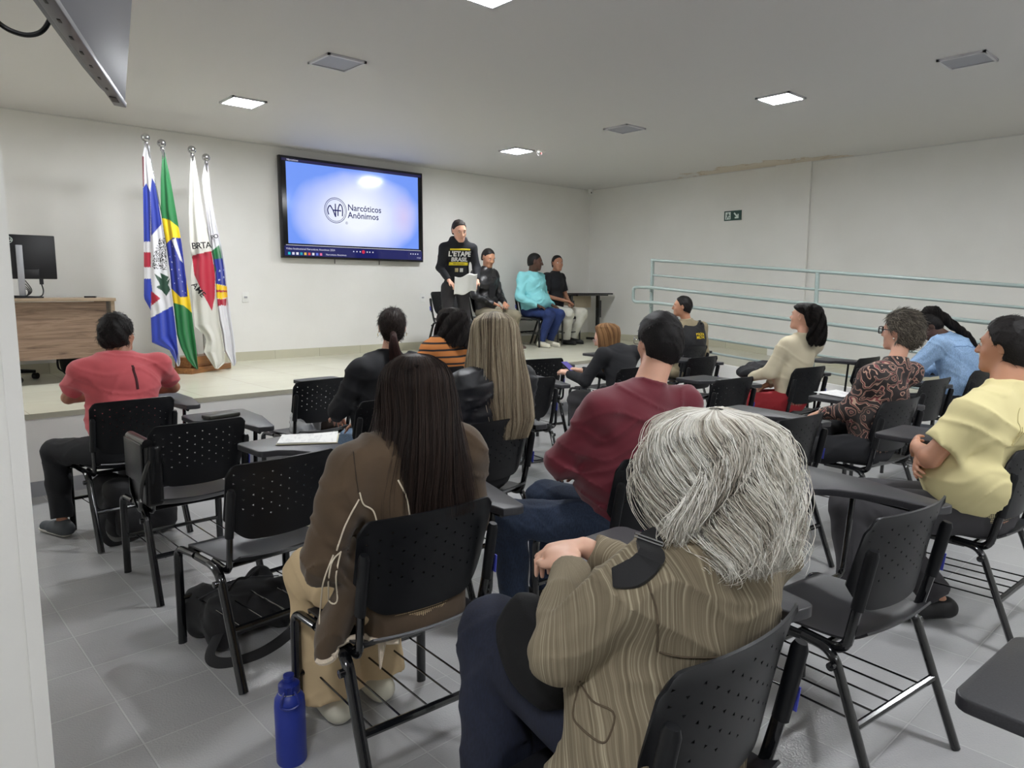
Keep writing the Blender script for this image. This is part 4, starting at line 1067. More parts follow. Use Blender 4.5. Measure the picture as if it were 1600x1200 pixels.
def seam_at(info, pix, r, m, name='seam', n=30, off=0.001):
    P = on_surface(info, spline([(a, b, 0) for a, b in pix], n)[:, :2], off)
    return MB().tube(P, r, 6).build(name, m, info['root']) if len(P) > 3 else None
def glasses(info, m, r=0.0016, w_=0.027, hgt=0.018, square=True, y=0.106):
    W = info['W']; mb = MB()
    for q in (-1, 1):
        a = np.linspace(0, 2*PI, 25)
        e = 0.45 if square else 1.0
        pts_ = [W((0.033*q+w_*np.sign(math.cos(t_))*abs(math.cos(t_))**e, y-0.15*abs(0.033*q+w_*math.cos(t_))**1.0*0.6, -0.002+hgt*np.sign(math.sin(t_))*abs(math.sin(t_))**e)) for t_ in a]
        mb.tube(pts_, r, 6, cap=False)
        mb.tube([W((0.060*q, y-0.008, 0.006)), W((0.083*q, 0.06, 0.006)), W((0.084*q, 0.0, 0.004)), W((0.083*q, -0.03, -0.012))], r*0.9, 6)
    mb.tube([W((-0.008, y, 0.003)), W((0.008, y, 0.003))], r, 6)
    return mb.build('eyeglasses', m, info['root'])

# ------------------------------------------------------------------ flags in their wooden stand
def at_y(px, py, Y):
    d = Fw+(px-800)/F_PX*R2-(py-600)/F_PX*U2
    return np.array([0, 0, CAM_H])+d*Y/d[1]
lo_ = np.array([2.60, 7.80, ZS]); ld = rotz(math.radians(33))@np.array([1, 0, 0]); sd = rotz(math.radians(33))@np.array([0, 1, 0])
t = empty('flag_stand', lo_+ld*0.33+sd*0.12, math.radians(33)); tag(t, 'varnished two-tier wooden stand holding four flagpoles', 'flag stand')
MB().box((0, 0, 0.03), (0.66, 0.27, 0.06), bev=0.004).build('lower_tier', M_PINE, t)
MB().box((0, 0.01, 0.115), (0.56, 0.20, 0.11), bev=0.004).build('upper_tier', M_PINE, t)
def pin(P, poly):
    x, y = P[:, 0], P[:, 1]; r = np.zeros(len(x), bool); j = len(poly)-1
    for i in range(len(poly)):
        xi, yi = poly[i]; xj, yj = poly[j]
        c = ((yi > y) != (yj > y)) & (x < (xj-xi)*(y-yi)/(yj-yi+1e-12)+xi); r ^= c; j = i
    return r
A1 = lambda *p: [(x/4, 180+y/4) for x, y in p]      # tracing sheet, upper half
A2 = lambda *p: [(x/4, 440+y/4) for x, y in p]      # tracing sheet, lower half
mfl = NT('flag satin'); _a = mfl.n('ShaderNodeAttribute'); _a.attribute_name = 'Col'; mfl.l(_a.outputs['Color'], mfl.p.inputs['Base Color'])
mfl.p.inputs['Roughness'].default_value = 0.45; mfl.p.inputs['Sheen Weight'].default_value = 0.3
def flag(label, Y, top, base, left, right, base_col, regions, amp, ph, extra=None, knob=0.041):
    tp = at_y(top[0], top[1], Y); bp = np.array(base)
    t = empty('flag', tuple(bp)); tag(t, label, 'flag')
    d = tp-bp; L_ = np.linalg.norm(d); dn = d/L_
    MB().tube([(0, 0, 0), d], 0.014, 12).build('pole', M_CHROME, t)
    mb = MB(); prof = [(knob*math.sin(a)+1e-4, knob*math.cos(a)) for a in np.linspace(0, PI, 16)]; mb.lathe(prof, c=d+dn*knob*0.6, n=24)
    mb.lathe([(0.001, -0.05), (0.017, -0.05), (0.022, -0.03), (0.016, -0.012), (0.012, 0), (0.001, 0.001)], c=d, n=16); mb.build('finial', M_CHROME, t)
    l = np.array(left); r = np.array(right); nr, nc = 300, 90
    y0, y1 = min(l[0, 1], r[0, 1]), max(l[-1, 1], r[-1, 1])
    def arcs(p, k):
        s = np.r_[0, np.cumsum(np.hypot(*np.diff(p, axis=0).T))]; q = np.linspace(0, s[-1], k); return np.stack([np.interp(q, s, p[:, i]) for i in (0, 1)], 1)
    la, ra = arcs(l, nr), arcs(r, nr)
    u = np.linspace(0, 1, nc)[None, :, None]
    PX = (la[:, None]*(1-u)+ra[:, None]*u); v = np.linspace(0, 1, nr)[:, None]
    uu = np.linspace(0, 1, nc)[None]
    dep_ = amp*np.clip(v*2.2, 0.10, 1)*(np.sin(uu*ph[0]+v*ph[1])+0.45*np.sin(uu*ph[0]*2.1+ph[2]+v*2.5))-0.03*v
    V = np.empty((nr, nc, 3))
    px = PX.reshape(-1, 2)
    D = Fw[None]+((px[:, 0]-800)/F_PX)[:, None]*R2[None]-((px[:, 1]-600)/F_PX)[:, None]*U2[None]
    yy = Y+dep_.reshape(-1)
    V = np.array([0, 0, CAM_H])+D*(yy/D[:, 1])[:, None]-bp
    col = np.tile(np.array(L3(base_col)), (len(V), 1))
    for poly, c in regions: col[pin(px, poly)] = L3(c)
    if extra: extra(px, col)
    a = np.arange((nr-1)*nc).reshape(nr-1, nc)[:, :-1].ravel(); F = np.stack([a, a+nc, a+nc+1, a+1], 1)
    cl = fastmesh('cloth', V, F, mfl.m, t, col)
    sm = cl.modifiers.new('thickness', 'SOLIDIFY'); sm.thickness = 0.004
    return t, cl
BL, RD, WH, OW, GR, YE_, NV = (36, 62, 176), (176, 22, 52), (222, 222, 226), (212, 211, 203), (22, 116, 60), (240, 205, 20), (30, 48, 150)
def dots(poly, c, n, size, seed):
    rs = np.random.RandomState(seed); P = np.array(poly); lo, hi = P.min(0), P.max(0)
    C = rs.uniform(lo, hi, (n, 2)); C = C[pin(C, poly)]
    def f(px, col):
        for q in C: col[(np.abs(px[:, 0]-q[0]) < size) & (np.abs(px[:, 1]-q[1]) < size*0.8)] = L3(c)
    return f
e1 = dots(A1((950, 960), (960, 860), (1000, 770), (1030, 770), (1045, 970)), (30, 30, 32), 420, 0.7, 3)
st_ = lambda x, y: A1((1040, 850))[0]
top_in = ld*0.33+sd*0.12+lo_
bs = [top_in-ld*0.20+np.array([0, 0, 0.17]), top_in-ld*0.07+np.array([0, 0, 0.17]), top_in+ld*0.07+np.array([0, 0, 0.17]), top_in+ld*0.20+np.array([0, 0, 0.17])]
flag('blue and white city flag with a red cross band, leftmost of the four flags', 7.80, (228, 219), bs[0],
     A1((905, 190), (890, 260), (895, 430), (900, 780), (900, 1130))+A2((903, 110), (940, 175), (950, 380), (1060, 430), (1110, 530)),
     A1((935, 190), (945, 300), (1000, 600), (1040, 850), (1060, 980))+A2((1072, 80), (1085, 170), (1100, 300), (1125, 500), (1118, 528)), WH,
     [(A1((885, 250), (899, 260), (900, 445), (885, 450)), (110, 28, 44)), (A1((890, 460), (915, 425), (940, 480), (940, 790), (890, 790)), BL), (A1((940, 470), (950, 390), (975, 440), (1010, 680), (945, 755)), (28, 50, 150)),
      (A1((890, 857), (943, 857), (943, 950), (890, 950)), RD), (A1((890, 1022), (943, 1022), (955, 1120), (940, 1190), (890, 1190)), BL), (A2((890, 60), (945, 60), (942, 180), (890, 180)), BL),
      (A1((965, 990), (1040, 1040), (1062, 1020), (1050, 1060), (1065, 1090), (1040, 1130), (1010, 1095), (975, 1075), (1000, 1060)), (28, 70, 52)), (A1((1000, 985), (1055, 1010), (1040, 1040), (1010, 1020)), (28, 70, 52)),
      (A2((945, 58), (1003, 105), (945, 152)), RD), (A2((940, 228), (1080, 152), (1100, 300), (1112, 450), (1100, 530), (1060, 440), (940, 385)), BL)], 0.022, (9, 2, 1), extra=e1)
def stars(pts, c=(230, 235, 245), r=0.9):
    def f(px, col):
        for x, y in pts:
            a = np.arctan2(px[:, 1]-y, px[:, 0]-x); rr = np.hypot(px[:, 0]-x, px[:, 1]-y); col[rr < r*(0.75+0.45*np.cos(5*a+PI/2))] = L3(c)
    return f
flag('green and yellow national flag with a blue starry disc, second flag from the left', 7.84, (253, 228), bs[1],
     A1((1016, 232), (1005, 400), (1005, 600), (1040, 800), (1060, 980), (1072, 1100))+A2((1085, 150), (1105, 330), (1130, 410), (1170, 490), (1228, 548)),
     A1((1030, 232), (1060, 370), (1110, 660), (1135, 800), (1160, 1000), (1188, 1150))+A2((1192, 140), (1200, 200), (1225, 400), (1238, 546)), GR,
     [(A1((1000, 640), (1060, 655), (1110, 695), (1130, 720), (1200, 1200), (1060, 1100), (1040, 960), (1030, 800)), YE_), (A2((1060, 55), (1180, 60), (1200, 195), (1150, 150), (1075, 130)), YE_),
      (A1((1036, 805), (1080, 766), (1132, 768), (1160, 960), (1172, 1130), (1130, 1140), (1068, 1080), (1048, 950)), NV), (A1((1072, 780), (1098, 768), (1145, 925), (1125, 905)), WH)], 0.022, (7, 3, 2),
     extra=stars(A1((1078, 820), (1062, 885), (1075, 918), (1072, 965), (1120, 965), (1128, 1000), (1115, 1020), (1140, 1040), (1140, 1100), (1160, 1110), (1095, 880), (1090, 1050))))
f3, c3 = flag('off-white state flag with a red triangle and curved lettering, third flag from the left', 7.86, (300, 238), bs[2],
     A1((1196, 238), (1185, 400), (1180, 600), (1185, 800), (1200, 900), (1190, 1000), (1200, 1150))+A2((1215, 280), (1275, 330), (1290, 370), (1275, 440), (1345, 543)),
     A1((1212, 238), (1240, 400), (1270, 600), (1310, 800), (1330, 900), (1342, 1000), (1352, 1150))+A2((1370, 250), (1385, 330), (1400, 420), (1402, 508), (1360, 546)), OW,
     [(A1((1200, 880), (1215, 873), (1320, 848), (1345, 1000), (1342, 1140), (1325, 1222), (1275, 1130), (1215, 1000)), RD)], 0.022, (8, 2, 3))
f4, c4 = flag('white flag with a green, blue and yellow coat of arms, rightmost of the four flags', 8.02, (322, 250), bs[3],
     A1((1280, 300), (1262, 400), (1290, 600), (1320, 850), (1340, 1000), (1345, 1150))+A2((1370, 250), (1390, 330), (1400, 430), (1455, 525)),
     A1((1300, 300), (1320, 500), (1350, 680), (1380, 800), (1410, 950), (1423, 1080))+A2((1425, 60), (1440, 200), (1470, 400), (1476, 505), (1466, 527)), WH,
     [(A1((1312, 858), (1368, 812), (1386, 900), (1325, 905)), GR), (A1((1322, 905), (1390, 893), (1412, 1066), (1345, 1052), (1350, 960)), NV), (A1((1320, 905), (1352, 960), (1338, 1010)), GR),
      (A1((1342, 1052), (1418, 1070), (1422, 1135), (1385, 1150), (1345, 1140)), YE_), (A1((1345, 1090), (1418, 1096), (1418, 1106), (1345, 1106)), RD), (A2((1358, 110), (1415, 108), (1411, 152), (1385, 146), (1360, 156)), RD)], 0.022, (8, 3, 0.5),
     extra=stars(A1((1372, 972), (1398, 1012), (1370, 1030), (1400, 965)), r=1.6))
def flagtext(body, size_px, px, py, ang, Y, par, name='lettering', sp=1.0):
    o_ = at_y(px, py, Y); s_ = size_px*np.linalg.norm(at_y(px, py+1, Y)-o_)
    c_, n_ = math.cos(ang), math.sin(ang)
    tx = text(body, s_, M_BLACK, name, par, frame_mat(o_-np.array(par.location), (c_, 0, n_), (-n_, 0, c_), (0, -1, 0)), bold=0.0008, spacing=sp, extrude=0.002)
    return tx
flagtext('BRTA', 14, 315, 384, math.radians(6), 7.80, f3, sp=0.85)
flagtext('AME', 13, 310, 453, math.radians(-52), 7.80, f3)
flagtext('PO', 9, 335.5, 370, math.radians(20), 7.97, f4)

# ------------------------------------------------------------------ cloth materials
def stripes_mat(name, stops, scale, axis=0, warp=0.02, rough=0.85, bstr=0.25):
    m = NT(name); v = m.coord(); sp = m.n('ShaderNodeSeparateXYZ')
    wv = m.noise(3.0, detail=2)
    m.l(v, sp.inputs[0])
    a = m.math('ADD', sp.outputs[axis], m.math('MULTIPLY', m.math('SUBTRACT', wv, 0.5), warp))
    f = m.math('FRACT', m.math('MULTIPLY', a, scale))
    m.base(m.ramp(f, stops, 'LINEAR')); m.p.inputs['Roughness'].default_value = rough
    m.bump(m.noise(300, detail=3), bstr, 0.0012); return m.m
def denim(name, c, c2): 
    m = NT(name); n = m.noise(5, detail=5, rough=0.6); w2 = m.noise(220, vec=m.coord(scale=(1, 1, 0.25)), detail=2)
    m.base(m.mix(0.35, m.ramp(n, [(0.35, L3(c)), (0.7, L3(c2))]), m.ramp(w2, [(0.35, L3(tuple(int(x*0.75) for x in c))), (0.65, L3(tuple(min(255, int(x*1.15)) for x in c2)))])))
    m.p.inputs['Roughness'].default_value = 0.85; m.bump(w2, 0.3, 0.001); return m.m
C_CORAL = mat('coral cotton', (206, 92, 98), 0.85, nscale=200, nstr=0.15, ndist=0.001, sheen=0.2, vary=0.07, vscale=9)
C_BLKC = mat('black cotton', (26, 27, 31), 0.85, nscale=250, nstr=0.3, ndist=0.001)
C_GREYP = mat('dark grey trouser cloth', (62, 61, 64), 0.85, nscale=250, nstr=0.3, ndist=0.001, vary=0.1)
C_MAROON = mat('maroon knit', (104, 30, 44), 0.9, nscale=300, nstr=0.35, ndist=0.001, sheen=0.25, vary=0.08)
C_SUEDE = mat('brown suede', (82, 66, 49), 0.95, nscale=90, nstr=0.2, ndist=0.002, sheen=0.15, vary=0.16, vscale=7)
C_CREAMP = mat('cream trouser cloth', (202, 178, 140), 0.9, vary=0.06, nscale=200, nstr=0.2, ndist=0.001)
C_SHEAR = mat('cream shearling', (225, 210, 190), 0.95, nscale=160, nstr=1.0, ndist=0.004)
C_YEL = mat('pale yellow cotton', (222, 211, 158), 0.85, vary=0.03, nscale=220, nstr=0.15, ndist=0.001)
C_CREAM = mat('cream knit', (205, 195, 168), 0.9, nscale=240, nstr=0.5, ndist=0.002)
C_CYAN = mat('pale turquoise fleece', (140, 214, 220), 0.9, nscale=150, nstr=0.2, ndist=0.001)
C_RED = mat('red cloth', (140, 26, 34), 0.85, vary=0.1)
C_KHAKI = mat('khaki cloth', (140, 132, 112), 0.9, vary=0.08)
C_WHT = mat('off white trouser cloth', (206, 205, 194), 0.9, vary=0.05)
C_OLIVE = mat('khaki uniform', (150, 138, 112), 0.9)
C_HOOD = mat('black hoodie fleece', (24, 25, 31), 0.9, nscale=180, nstr=0.25, ndist=0.001)
C_NAVYP = denim('navy denim', (17, 21, 38), (24, 31, 52)); C_BLUED = denim('mid blue denim', (26, 37, 56), (42, 56, 80)); C_LIGHTD = denim('light denim', (128, 160, 198), (156, 186, 220)); C_BLUEP = denim('bright blue denim', (30, 46, 92), (42, 62, 116))
C_PUFF = mat('black quilted nylon', (24, 26, 32), 0.5, nscale=60, nstr=0.3, ndist=0.003)
m = NT('striped corduroy'); v = m.coord(); sp = m.n('ShaderNodeSeparateXYZ'); m.l(v, sp.inputs[0])
wv = m.noise(2.6, detail=3); ang = m.math('ARCTAN2', m.math('SUBTRACT', sp.outputs[0], 0.0), m.math('SUBTRACT', 0.42, sp.outputs[1]))
a = m.math('ADD', m.math('MULTIPLY', ang, 0.30), m.math('MULTIPLY', m.math('SUBTRACT', wv, 0.5), 0.05))
a = m.math('ADD', a, m.math('MULTIPLY', sp.outputs[2], 0.035))
cmb = m.n('ShaderNodeCombineXYZ'); m.l(m.math('MULTIPLY', a, 150.0), cmb.inputs[0]); m.l(m.math('MULTIPLY', sp.outputs[2], 0.9), cmb.inputs[2])
st = m.noise(1.25, vec=cmb.outputs[0], detail=4, rough=0.75)
m.base(m.ramp(st, [(0.36, L3((108, 97, 78))), (0.47, L3((124, 113, 93))), (0.55, L3((136, 125, 104))), (0.62, L3((170, 160, 136)))])); m.p.inputs['Roughness'].default_value = 0.95
m.bump(st, 0.5, 0.002); C_CORD = m.m
m = NT('paisley print'); v = m.coord(); n1 = m.noise(9, detail=2)
w1 = m.n('ShaderNodeTexVoronoi', feature='SMOOTH_F1'); w1.inputs['Scale'].default_value = 13; m.l(m.mix(0.12, v, n1, 'ADD'), w1.inputs['Vector'])
rg = m.math('FRACT', m.math('MULTIPLY', w1.outputs['Distance'], 5.0))
c1 = m.ramp(rg, [(0.0, L3((34, 24, 26))), (0.38, L3((188, 150, 130))), (0.48, L3((52, 30, 32))), (0.60, L3((146, 78, 80))), (0.70, L3((200, 170, 148))), (0.78, L3((36, 26, 28)))], 'CONSTANT')
n3 = m.noise(7, detail=1)
c2 = m.mix(m.ramp(n3, [(0.5, (0, 0, 0, 1)), (0.62, (0.5, 0.5, 0.5, 1))]), c1, L3((48, 46, 42)))
m.base(c2); m.p.inputs['Roughness'].default_value = 0.7; C_PAIS = m.m
C_ORST = stripes_mat('orange and black stripes', [(0.0, L3((176, 108, 52))), (0.68, L3((186, 118, 60))), (0.72, L3((28, 24, 26))), (0.96, L3((30, 26, 28))), (1.0, L3((176, 108, 52)))], 17.0, 2, 0.03)
BLK_H = [(16, 13, 13), (30, 25, 24), (46, 39, 36)]; BRN_H = [(22, 16, 14), (38, 28, 24), (62, 48, 42), (40, 30, 26)]
GRY_H = [(150, 140, 126), (214, 208, 196), (240, 237, 228), (250, 248, 242)]; HIL_H = [(62, 52, 45), (112, 98, 82), (176, 160, 134), (214, 202, 176), (98, 84, 70)]
GIN_H = [(96, 66, 42), (140, 102, 66), (170, 132, 90)]; PAI_H = [(52, 48, 44), (104, 96, 86), (150, 142, 128)]
SHOE_G = mat('grey sneaker mesh', (70, 74, 78), 0.7); SOLE_W = mat('off white rubber', (205, 202, 192), 0.6); SHOE_K = mat('black shoe', (20, 20, 22), 0.55); SHOE_W = mat('cream sneaker leather', (214, 210, 192), 0.55)
SHOE_B = mat('brown shoe', (60, 42, 32), 0.5)
STEEL_C = mat('gold metal', (190, 160, 90), 0.3, metal=1.0); M_GLS = mat('black glasses frame', (14, 14, 16), 0.3); M_WIRE = mat('silver glasses frame', (150, 150, 155), 0.25, metal=1.0)
def pc(k, dh=0): c = CH[k]; return c[0], c[1], 0.0, c[2]-dh
def ps(k): c = STG[k]; return c[0], c[1], ZS, c[2]
def crossed(**k): 
    d = dict(elL=(-0.26, 0.27, 0.80), elR=(0.26, 0.27, 0.80), wrL=(0.02, 0.37, 0.86), wrR=(-0.02, 0.35, 0.80), hdL=(1, 0.1, 0), hdR=(-1, 0.1, 0), haL=(0, 1, 0.3), haR=(0, 1, 0.3)); d.update(k); return d

# man in coral shirt, arms folded on the tablet
I = person('man in a coral t-shirt at the far left, leaning on his writing tablet', *pc('pink', 0), chair_hd=CH['pink'][2], P=dict(
    neck=1.15, skin='olive', bulk=1.16, turn=(-48, 4, 0), J=dict(che=(0, 0.22, 0.93), wai=(-0.02, 0.15, 0.70), neb=(0.02, 0.26, 1.09), head=(0.03, 0.31, 1.225), shL=(-0.20, 0.25, 1.01), shR=(0.235, 0.25, 1.02),
        elL=(-0.23, 0.44, 0.84), elR=(0.38, 0.42, 0.85), wrL=(0.0, 0.58, 0.81), wrR=(0.18, 0.58, 0.81), hdL=(1, 0.1, 0), hdR=(-1, 0.1, 0), knL=(-0.30, 0.52, 0.50), anL=(-0.32, 0.42, 0.10), toL=(-0.36, 0.56, 0.035), hiL=(-0.12, 0.15, 0.535)),
    top=dict(m=C_CORAL, sleeve=0.72, arm=0.066, chest=(0.19, 0.12, 0.19), belly=(0.175, 0.145, 0.17), hem=0.53, folds=(0.0075, 5, 12, 36)), bottom=dict(m=C_BLKC, r=(0.10, 0.082, 0.06)),
    shoes=dict(m=SHOE_G, sole=SOLE_W), hair=dict(kind='short', colors=BLK_H, vol=0.017, len=0.028, n=1600, nape=-0.065, amp=0.004)), h=0.008)
info_pink = I
mb = MB(); P_ = I['top'].snap([(0.045, 0.09, z_) for z_ in np.linspace(1.045, 0.90, 14)], 0.0015); mb.tube(P_, 0.008, 6, flat=0.3); mb.build('shirt_print', mat('dark print', (70, 24, 30), 0.8), I['root'])

# long dark hair, brown jacket
LONGR = [(0.118, 0, -0.015, 0.012, 0.012, 180), (0.112, 0, -0.015, 0.045, 0.055, 172), (0.085, 0, -0.014, 0.078, 0.092, 150), (0.045, 0, -0.012, 0.094, 0.108, 132), (0.0, 0, -0.014, 0.098, 0.112, 122), (-0.05, 0.0, -0.03, 0.102, 0.112, 114),
         (-0.10, -0.005, -0.055, 0.112, 0.108, 104), (-0.16, -0.012, -0.075, 0.132, 0.108, 96), (-0.22, -0.02, -0.085, 0.152, 0.105, 90), (-0.28, -0.028, -0.09, 0.170, 0.10, 86), (-0.33, -0.03, -0.09, 0.182, 0.097, 84), (-0.365, -0.03, -0.09, 0.186, 0.095, 82)]
I = person('woman with very long straight dark hair in a brown suede jacket, seen from behind', *pc('jacket', 0), chair_hd=CH['jacket'][2], P=dict(
    fem=True, skin='light', bulk=1.0, turn=(-30, 2, 0), J=dict(head=(0.055, 0.18, 1.182), neb=(0.04, 0.16, 1.04), shL=(-0.20, 0.13, 0.985), shR=(0.21, 0.15, 0.985), che=(0, 0.14, 0.90), wai=(-0.01, 0.14, 0.68), elL=(-0.29, 0.14, 0.71), wrL=(-0.16, 0.40, 0.66), elR=(0.28, 0.20, 0.73), wrR=(0.14, 0.42, 0.76),
        knL=(-0.14, 0.58, 0.50), anL=(-0.12, 0.47, 0.09), toL=(-0.12, 0.62, 0.035), knR=(0.08, 0.60, 0.50), anR=(0.06, 0.50, 0.09), toR=(0.06, 0.65, 0.035)),
    top=dict(m=C_SUEDE, name='jacket', arm=0.072, th=0.02, chest=(0.19, 0.125, 0.19), belly=(0.185, 0.14, 0.18), hem=0.40, folds=(0.009, 7, 9, 18), h=0.007, seed=3,
        extra=[lambda g, J: g.cap((-0.20, 0.13, 0.62), (-0.25, 0.20, 0.44), 0.07, 0.085, k=0.06, flat=((0.8, -0.6, 0), 0.5)), lambda g, J: g.cap((0, 0.12, 0.6), (0, 0.12, 0.50), 0.17, 0.17, k=0.05, flat=((0, 1, 0), 0.7))]),
    bottom=dict(m=C_CREAMP, r=(0.105, 0.098, 0.105), hem=1.0), shoes=dict(m=SHOE_W, sole=SOLE_W),
    hair=dict(kind='loft', rings=LONGR, colors=BRN_H, kw=dict(n=6500, r=0.0009, wave=(0.02, 9), puff=0.012, locks=60, fly=0.02, ryaw=-0.42, smin=0.8, seed=5))), h=0.007)
CRM = mat('cream piping', (222, 210, 188), 0.9)
for pix in ([(562, 770), (568, 788), (583, 798), (590, 820)], [(561, 780), (540, 820), (526, 860)], [(622, 750), (635, 777), (641, 812)], [(684, 745), (685, 803)], [(735, 745), (735, 775)],
            [(533, 862), (518, 880), (512, 925), (517, 942), (527, 938), (525, 900), (532, 864)], [(521, 867), (504, 915), (499, 975)]):
    seam_at(I, pix, 0.0026, CRM)
seam_at(I, [(552, 705), (556, 740), (560, 770)], 0.0015, mat('brown seam', (52, 42, 32), 0.9))
seam(I, [(-0.30, 0.16, 0.415), (-0.25, 0.08, 0.41), (-0.20, 0.02, 0.412), (-0.14, 0.0, 0.415)], 0.010, C_SHEAR, 'shearling_trim', itn=2)

# grey-haired woman in striped corduroy jacket
GR_R = [(0.118, 0, -0.01, 0.015, 0.015, 180), (0.110, 0, -0.012, 0.056, 0.062, 172), (0.085, 0, -0.014, 0.088, 0.096, 150), (0.045, 0, -0.016, 0.102, 0.110, 132), (0.0, 0, -0.02, 0.107, 0.115, 124), (-0.04, 0, -0.024, 0.108, 0.115, 116),
        (-0.08, 0, -0.032, 0.108, 0.112, 110), (-0.12, 0, -0.045, 0.107, 0.106, 104), (-0.145, 0, -0.053, 0.10, 0.098, 100), (-0.17, 0, -0.055, 0.088, 0.084, 96)]
I = person('woman with wavy grey hair in a striped olive corduroy jacket, nearest to the camera', *pc('gray', 10), chair_hd=CH['gray'][2], P=dict(
    fem=True, skin='pale', bulk=1.12, turn=(-36, -4, 0), J=dict(head=(0.08, 0.12, 1.145), neb=(0.05, 0.11, 0.99), shL=(-0.145, 0.155, 0.95), shR=(0.245, 0.06, 0.94), che=(0.05, 0.14, 0.83), wai=(0.02, 0.17, 0.64), pel=(0, 0.18, 0.55), elL=(-0.185, 0.30, 0.795), wrL=(0.045, 0.43, 0.865),
        elR=(0.29, 0.22, 0.74), wrR=(0.16, 0.47, 0.87), hdL=(0.55, 0.8, 0.15), hdR=(-0.8, 0.6, 0.0), haL=(-0.2, 0.0, 1), haR=(0, 0.1, 1), hiL=(-0.08, 0.18, 0.545), knL=(0.0, 0.62, 0.655), anL=(-0.14, 0.50, 0.20), toL=(-0.20, 0.62, 0.12), knR=(0.16, 0.62, 0.53), anR=(0.12, 0.52, 0.09)),
    curlL=0.8, curlR=0.9,
    top=dict(m=C_CORD, name='jacket', arm=0.076, chest=(0.215, 0.135, 0.19), belly=(0.21, 0.155, 0.17), hem=0.36, folds=(0.008, 6, 9, 22), h=0.006, cuff=0.94, seed=6, ka=0.012,
        extra=[lambda g, J: g.cap((-0.12, 0.18, 0.64), (-0.20, 0.24, 0.48), 0.10, 0.12, k=0.06, flat=((0.85, -0.5, 0), 0.6)), lambda g, J: g.cap((0, 0.1, 0.6), (0, 0.12, 0.48), 0.18, 0.18, k=0.05, flat=((0, 1, 0), 0.7)),
               lambda g, J: g.cap((-0.04, 0.08, 1.0), (0.12, 0.06, 1.0), 0.045, 0.045, k=0.03)]),
    bottom=dict(m=C_NAVYP, r=(0.10, 0.092, 0.085), h=0.007), shoes=dict(m=SHOE_K),
    hair=dict(kind='loft', rings=GR_R, colors=GRY_H, kw=dict(n=7500, r=0.0009, wave=(0.11, 12), curl=0.017, puff=0.026, ryaw=-0.5, smin=0.66, seed=8, base_dark=0.75, locks=34, fly=0.035))), h=0.006)
info_gray = I
DK = mat('dark corduroy seam', (92, 80, 64), 0.95)
for pix in ([(1000, 862), (1010, 905), (1026, 956), (1027, 1018)], [(1030, 1019), (1071, 1027), (1150, 1024), (1225, 1000)], [(906, 1065), (925, 1095), (959, 1114), (952, 1150), (938, 1160), (905, 1135), (895, 1115), (904, 1072)], [(1010, 822), (1016, 843), (1075, 850), (1110, 846)]):
    seam_at(I, pix, 0.0022, DK)
bag = empty('sling_bag', I['root'].location, I['root'].rotation_euler.z); tag(bag, 'black sling bag on the lap of the grey-haired woman, its strap over her shoulder', 'bag')
P_ = on_surface(I, spline([(1030, 838, 0), (1012, 848, 0), (1018, 868, 0), (994, 893, 0), (958, 903, 0)], 24)[:, :2], 0.005)
k = len(P_); N_ = I['top'].grad(P_); T_ = np.gradient(P_, axis=0); T_ /= np.linalg.norm(T_, axis=1)[:, None]; S_ = np.cross(T_, N_)
w_ = np.interp(np.linspace(0, 1, k), [0, 0.3, 0.45, 0.8, 1], [0.021, 0.021, 0.024, 0.026, 0.018])[:, None]
V = np.concatenate([P_+S_*w_+N_*0.004, P_-S_*w_+N_*0.004, P_+S_*w_-N_*0.006, P_-S_*w_-N_*0.006]); F = []
for i in range(k-1): F += [(i, i+1, k+i+1, k+i), (2*k+i, 3*k+i, 3*k+i+1, 2*k+i+1), (i, 2*k+i, 2*k+i+1, i+1), (k+i, k+i+1, 3*k+i+1, 3*k+i)]
F += [(0, k, 3*k, 2*k), (k-1, 2*k-1, 4*k-1, 3*k-1)]
mesh('strap', V, F, M_BLACKFAB, bag, 50)
q = P_[6]; e1_, e2_, e3_ = S_[6], T_[6], N_[6]
sq = [q+e3_*0.007+e1_*a_*0.027+e2_*b_*0.007 for a_, b_ in ((-1, -1), (1, -1), (1, 1), (-1, 1), (-1, -1))]
MB().tube(sq, 0.0022, 6).build('buckle', M_CHROME, bag)
g = SDF(); g.ell((-0.10, 0.44, 0.745), (0.06, 0.085, 0.10), 0.05).ell((-0.12, 0.38, 0.69), (0.06, 0.08, 0.07), 0.05); g.disp = folds(0.004, 14, 20, 18, seed=9); sdf_obj('pouch', g, 0.006, mat('black bag cloth', (11, 11, 13), 0.7, spec=0.3, nscale=400, nstr=0.4, ndist=0.001), bag)
BI = dict(root=bag, top=g)
seam_at(BI, [(840, 950), (855, 985), (862, 1030), (872, 1050)], 0.003, mat('zip grey', (60, 60, 64), 0.4), 'zip'); seam_at(BI, [(872, 1045), (871, 1056), (874, 1068)], 0.004, M_CHROME, 'zip_pull')

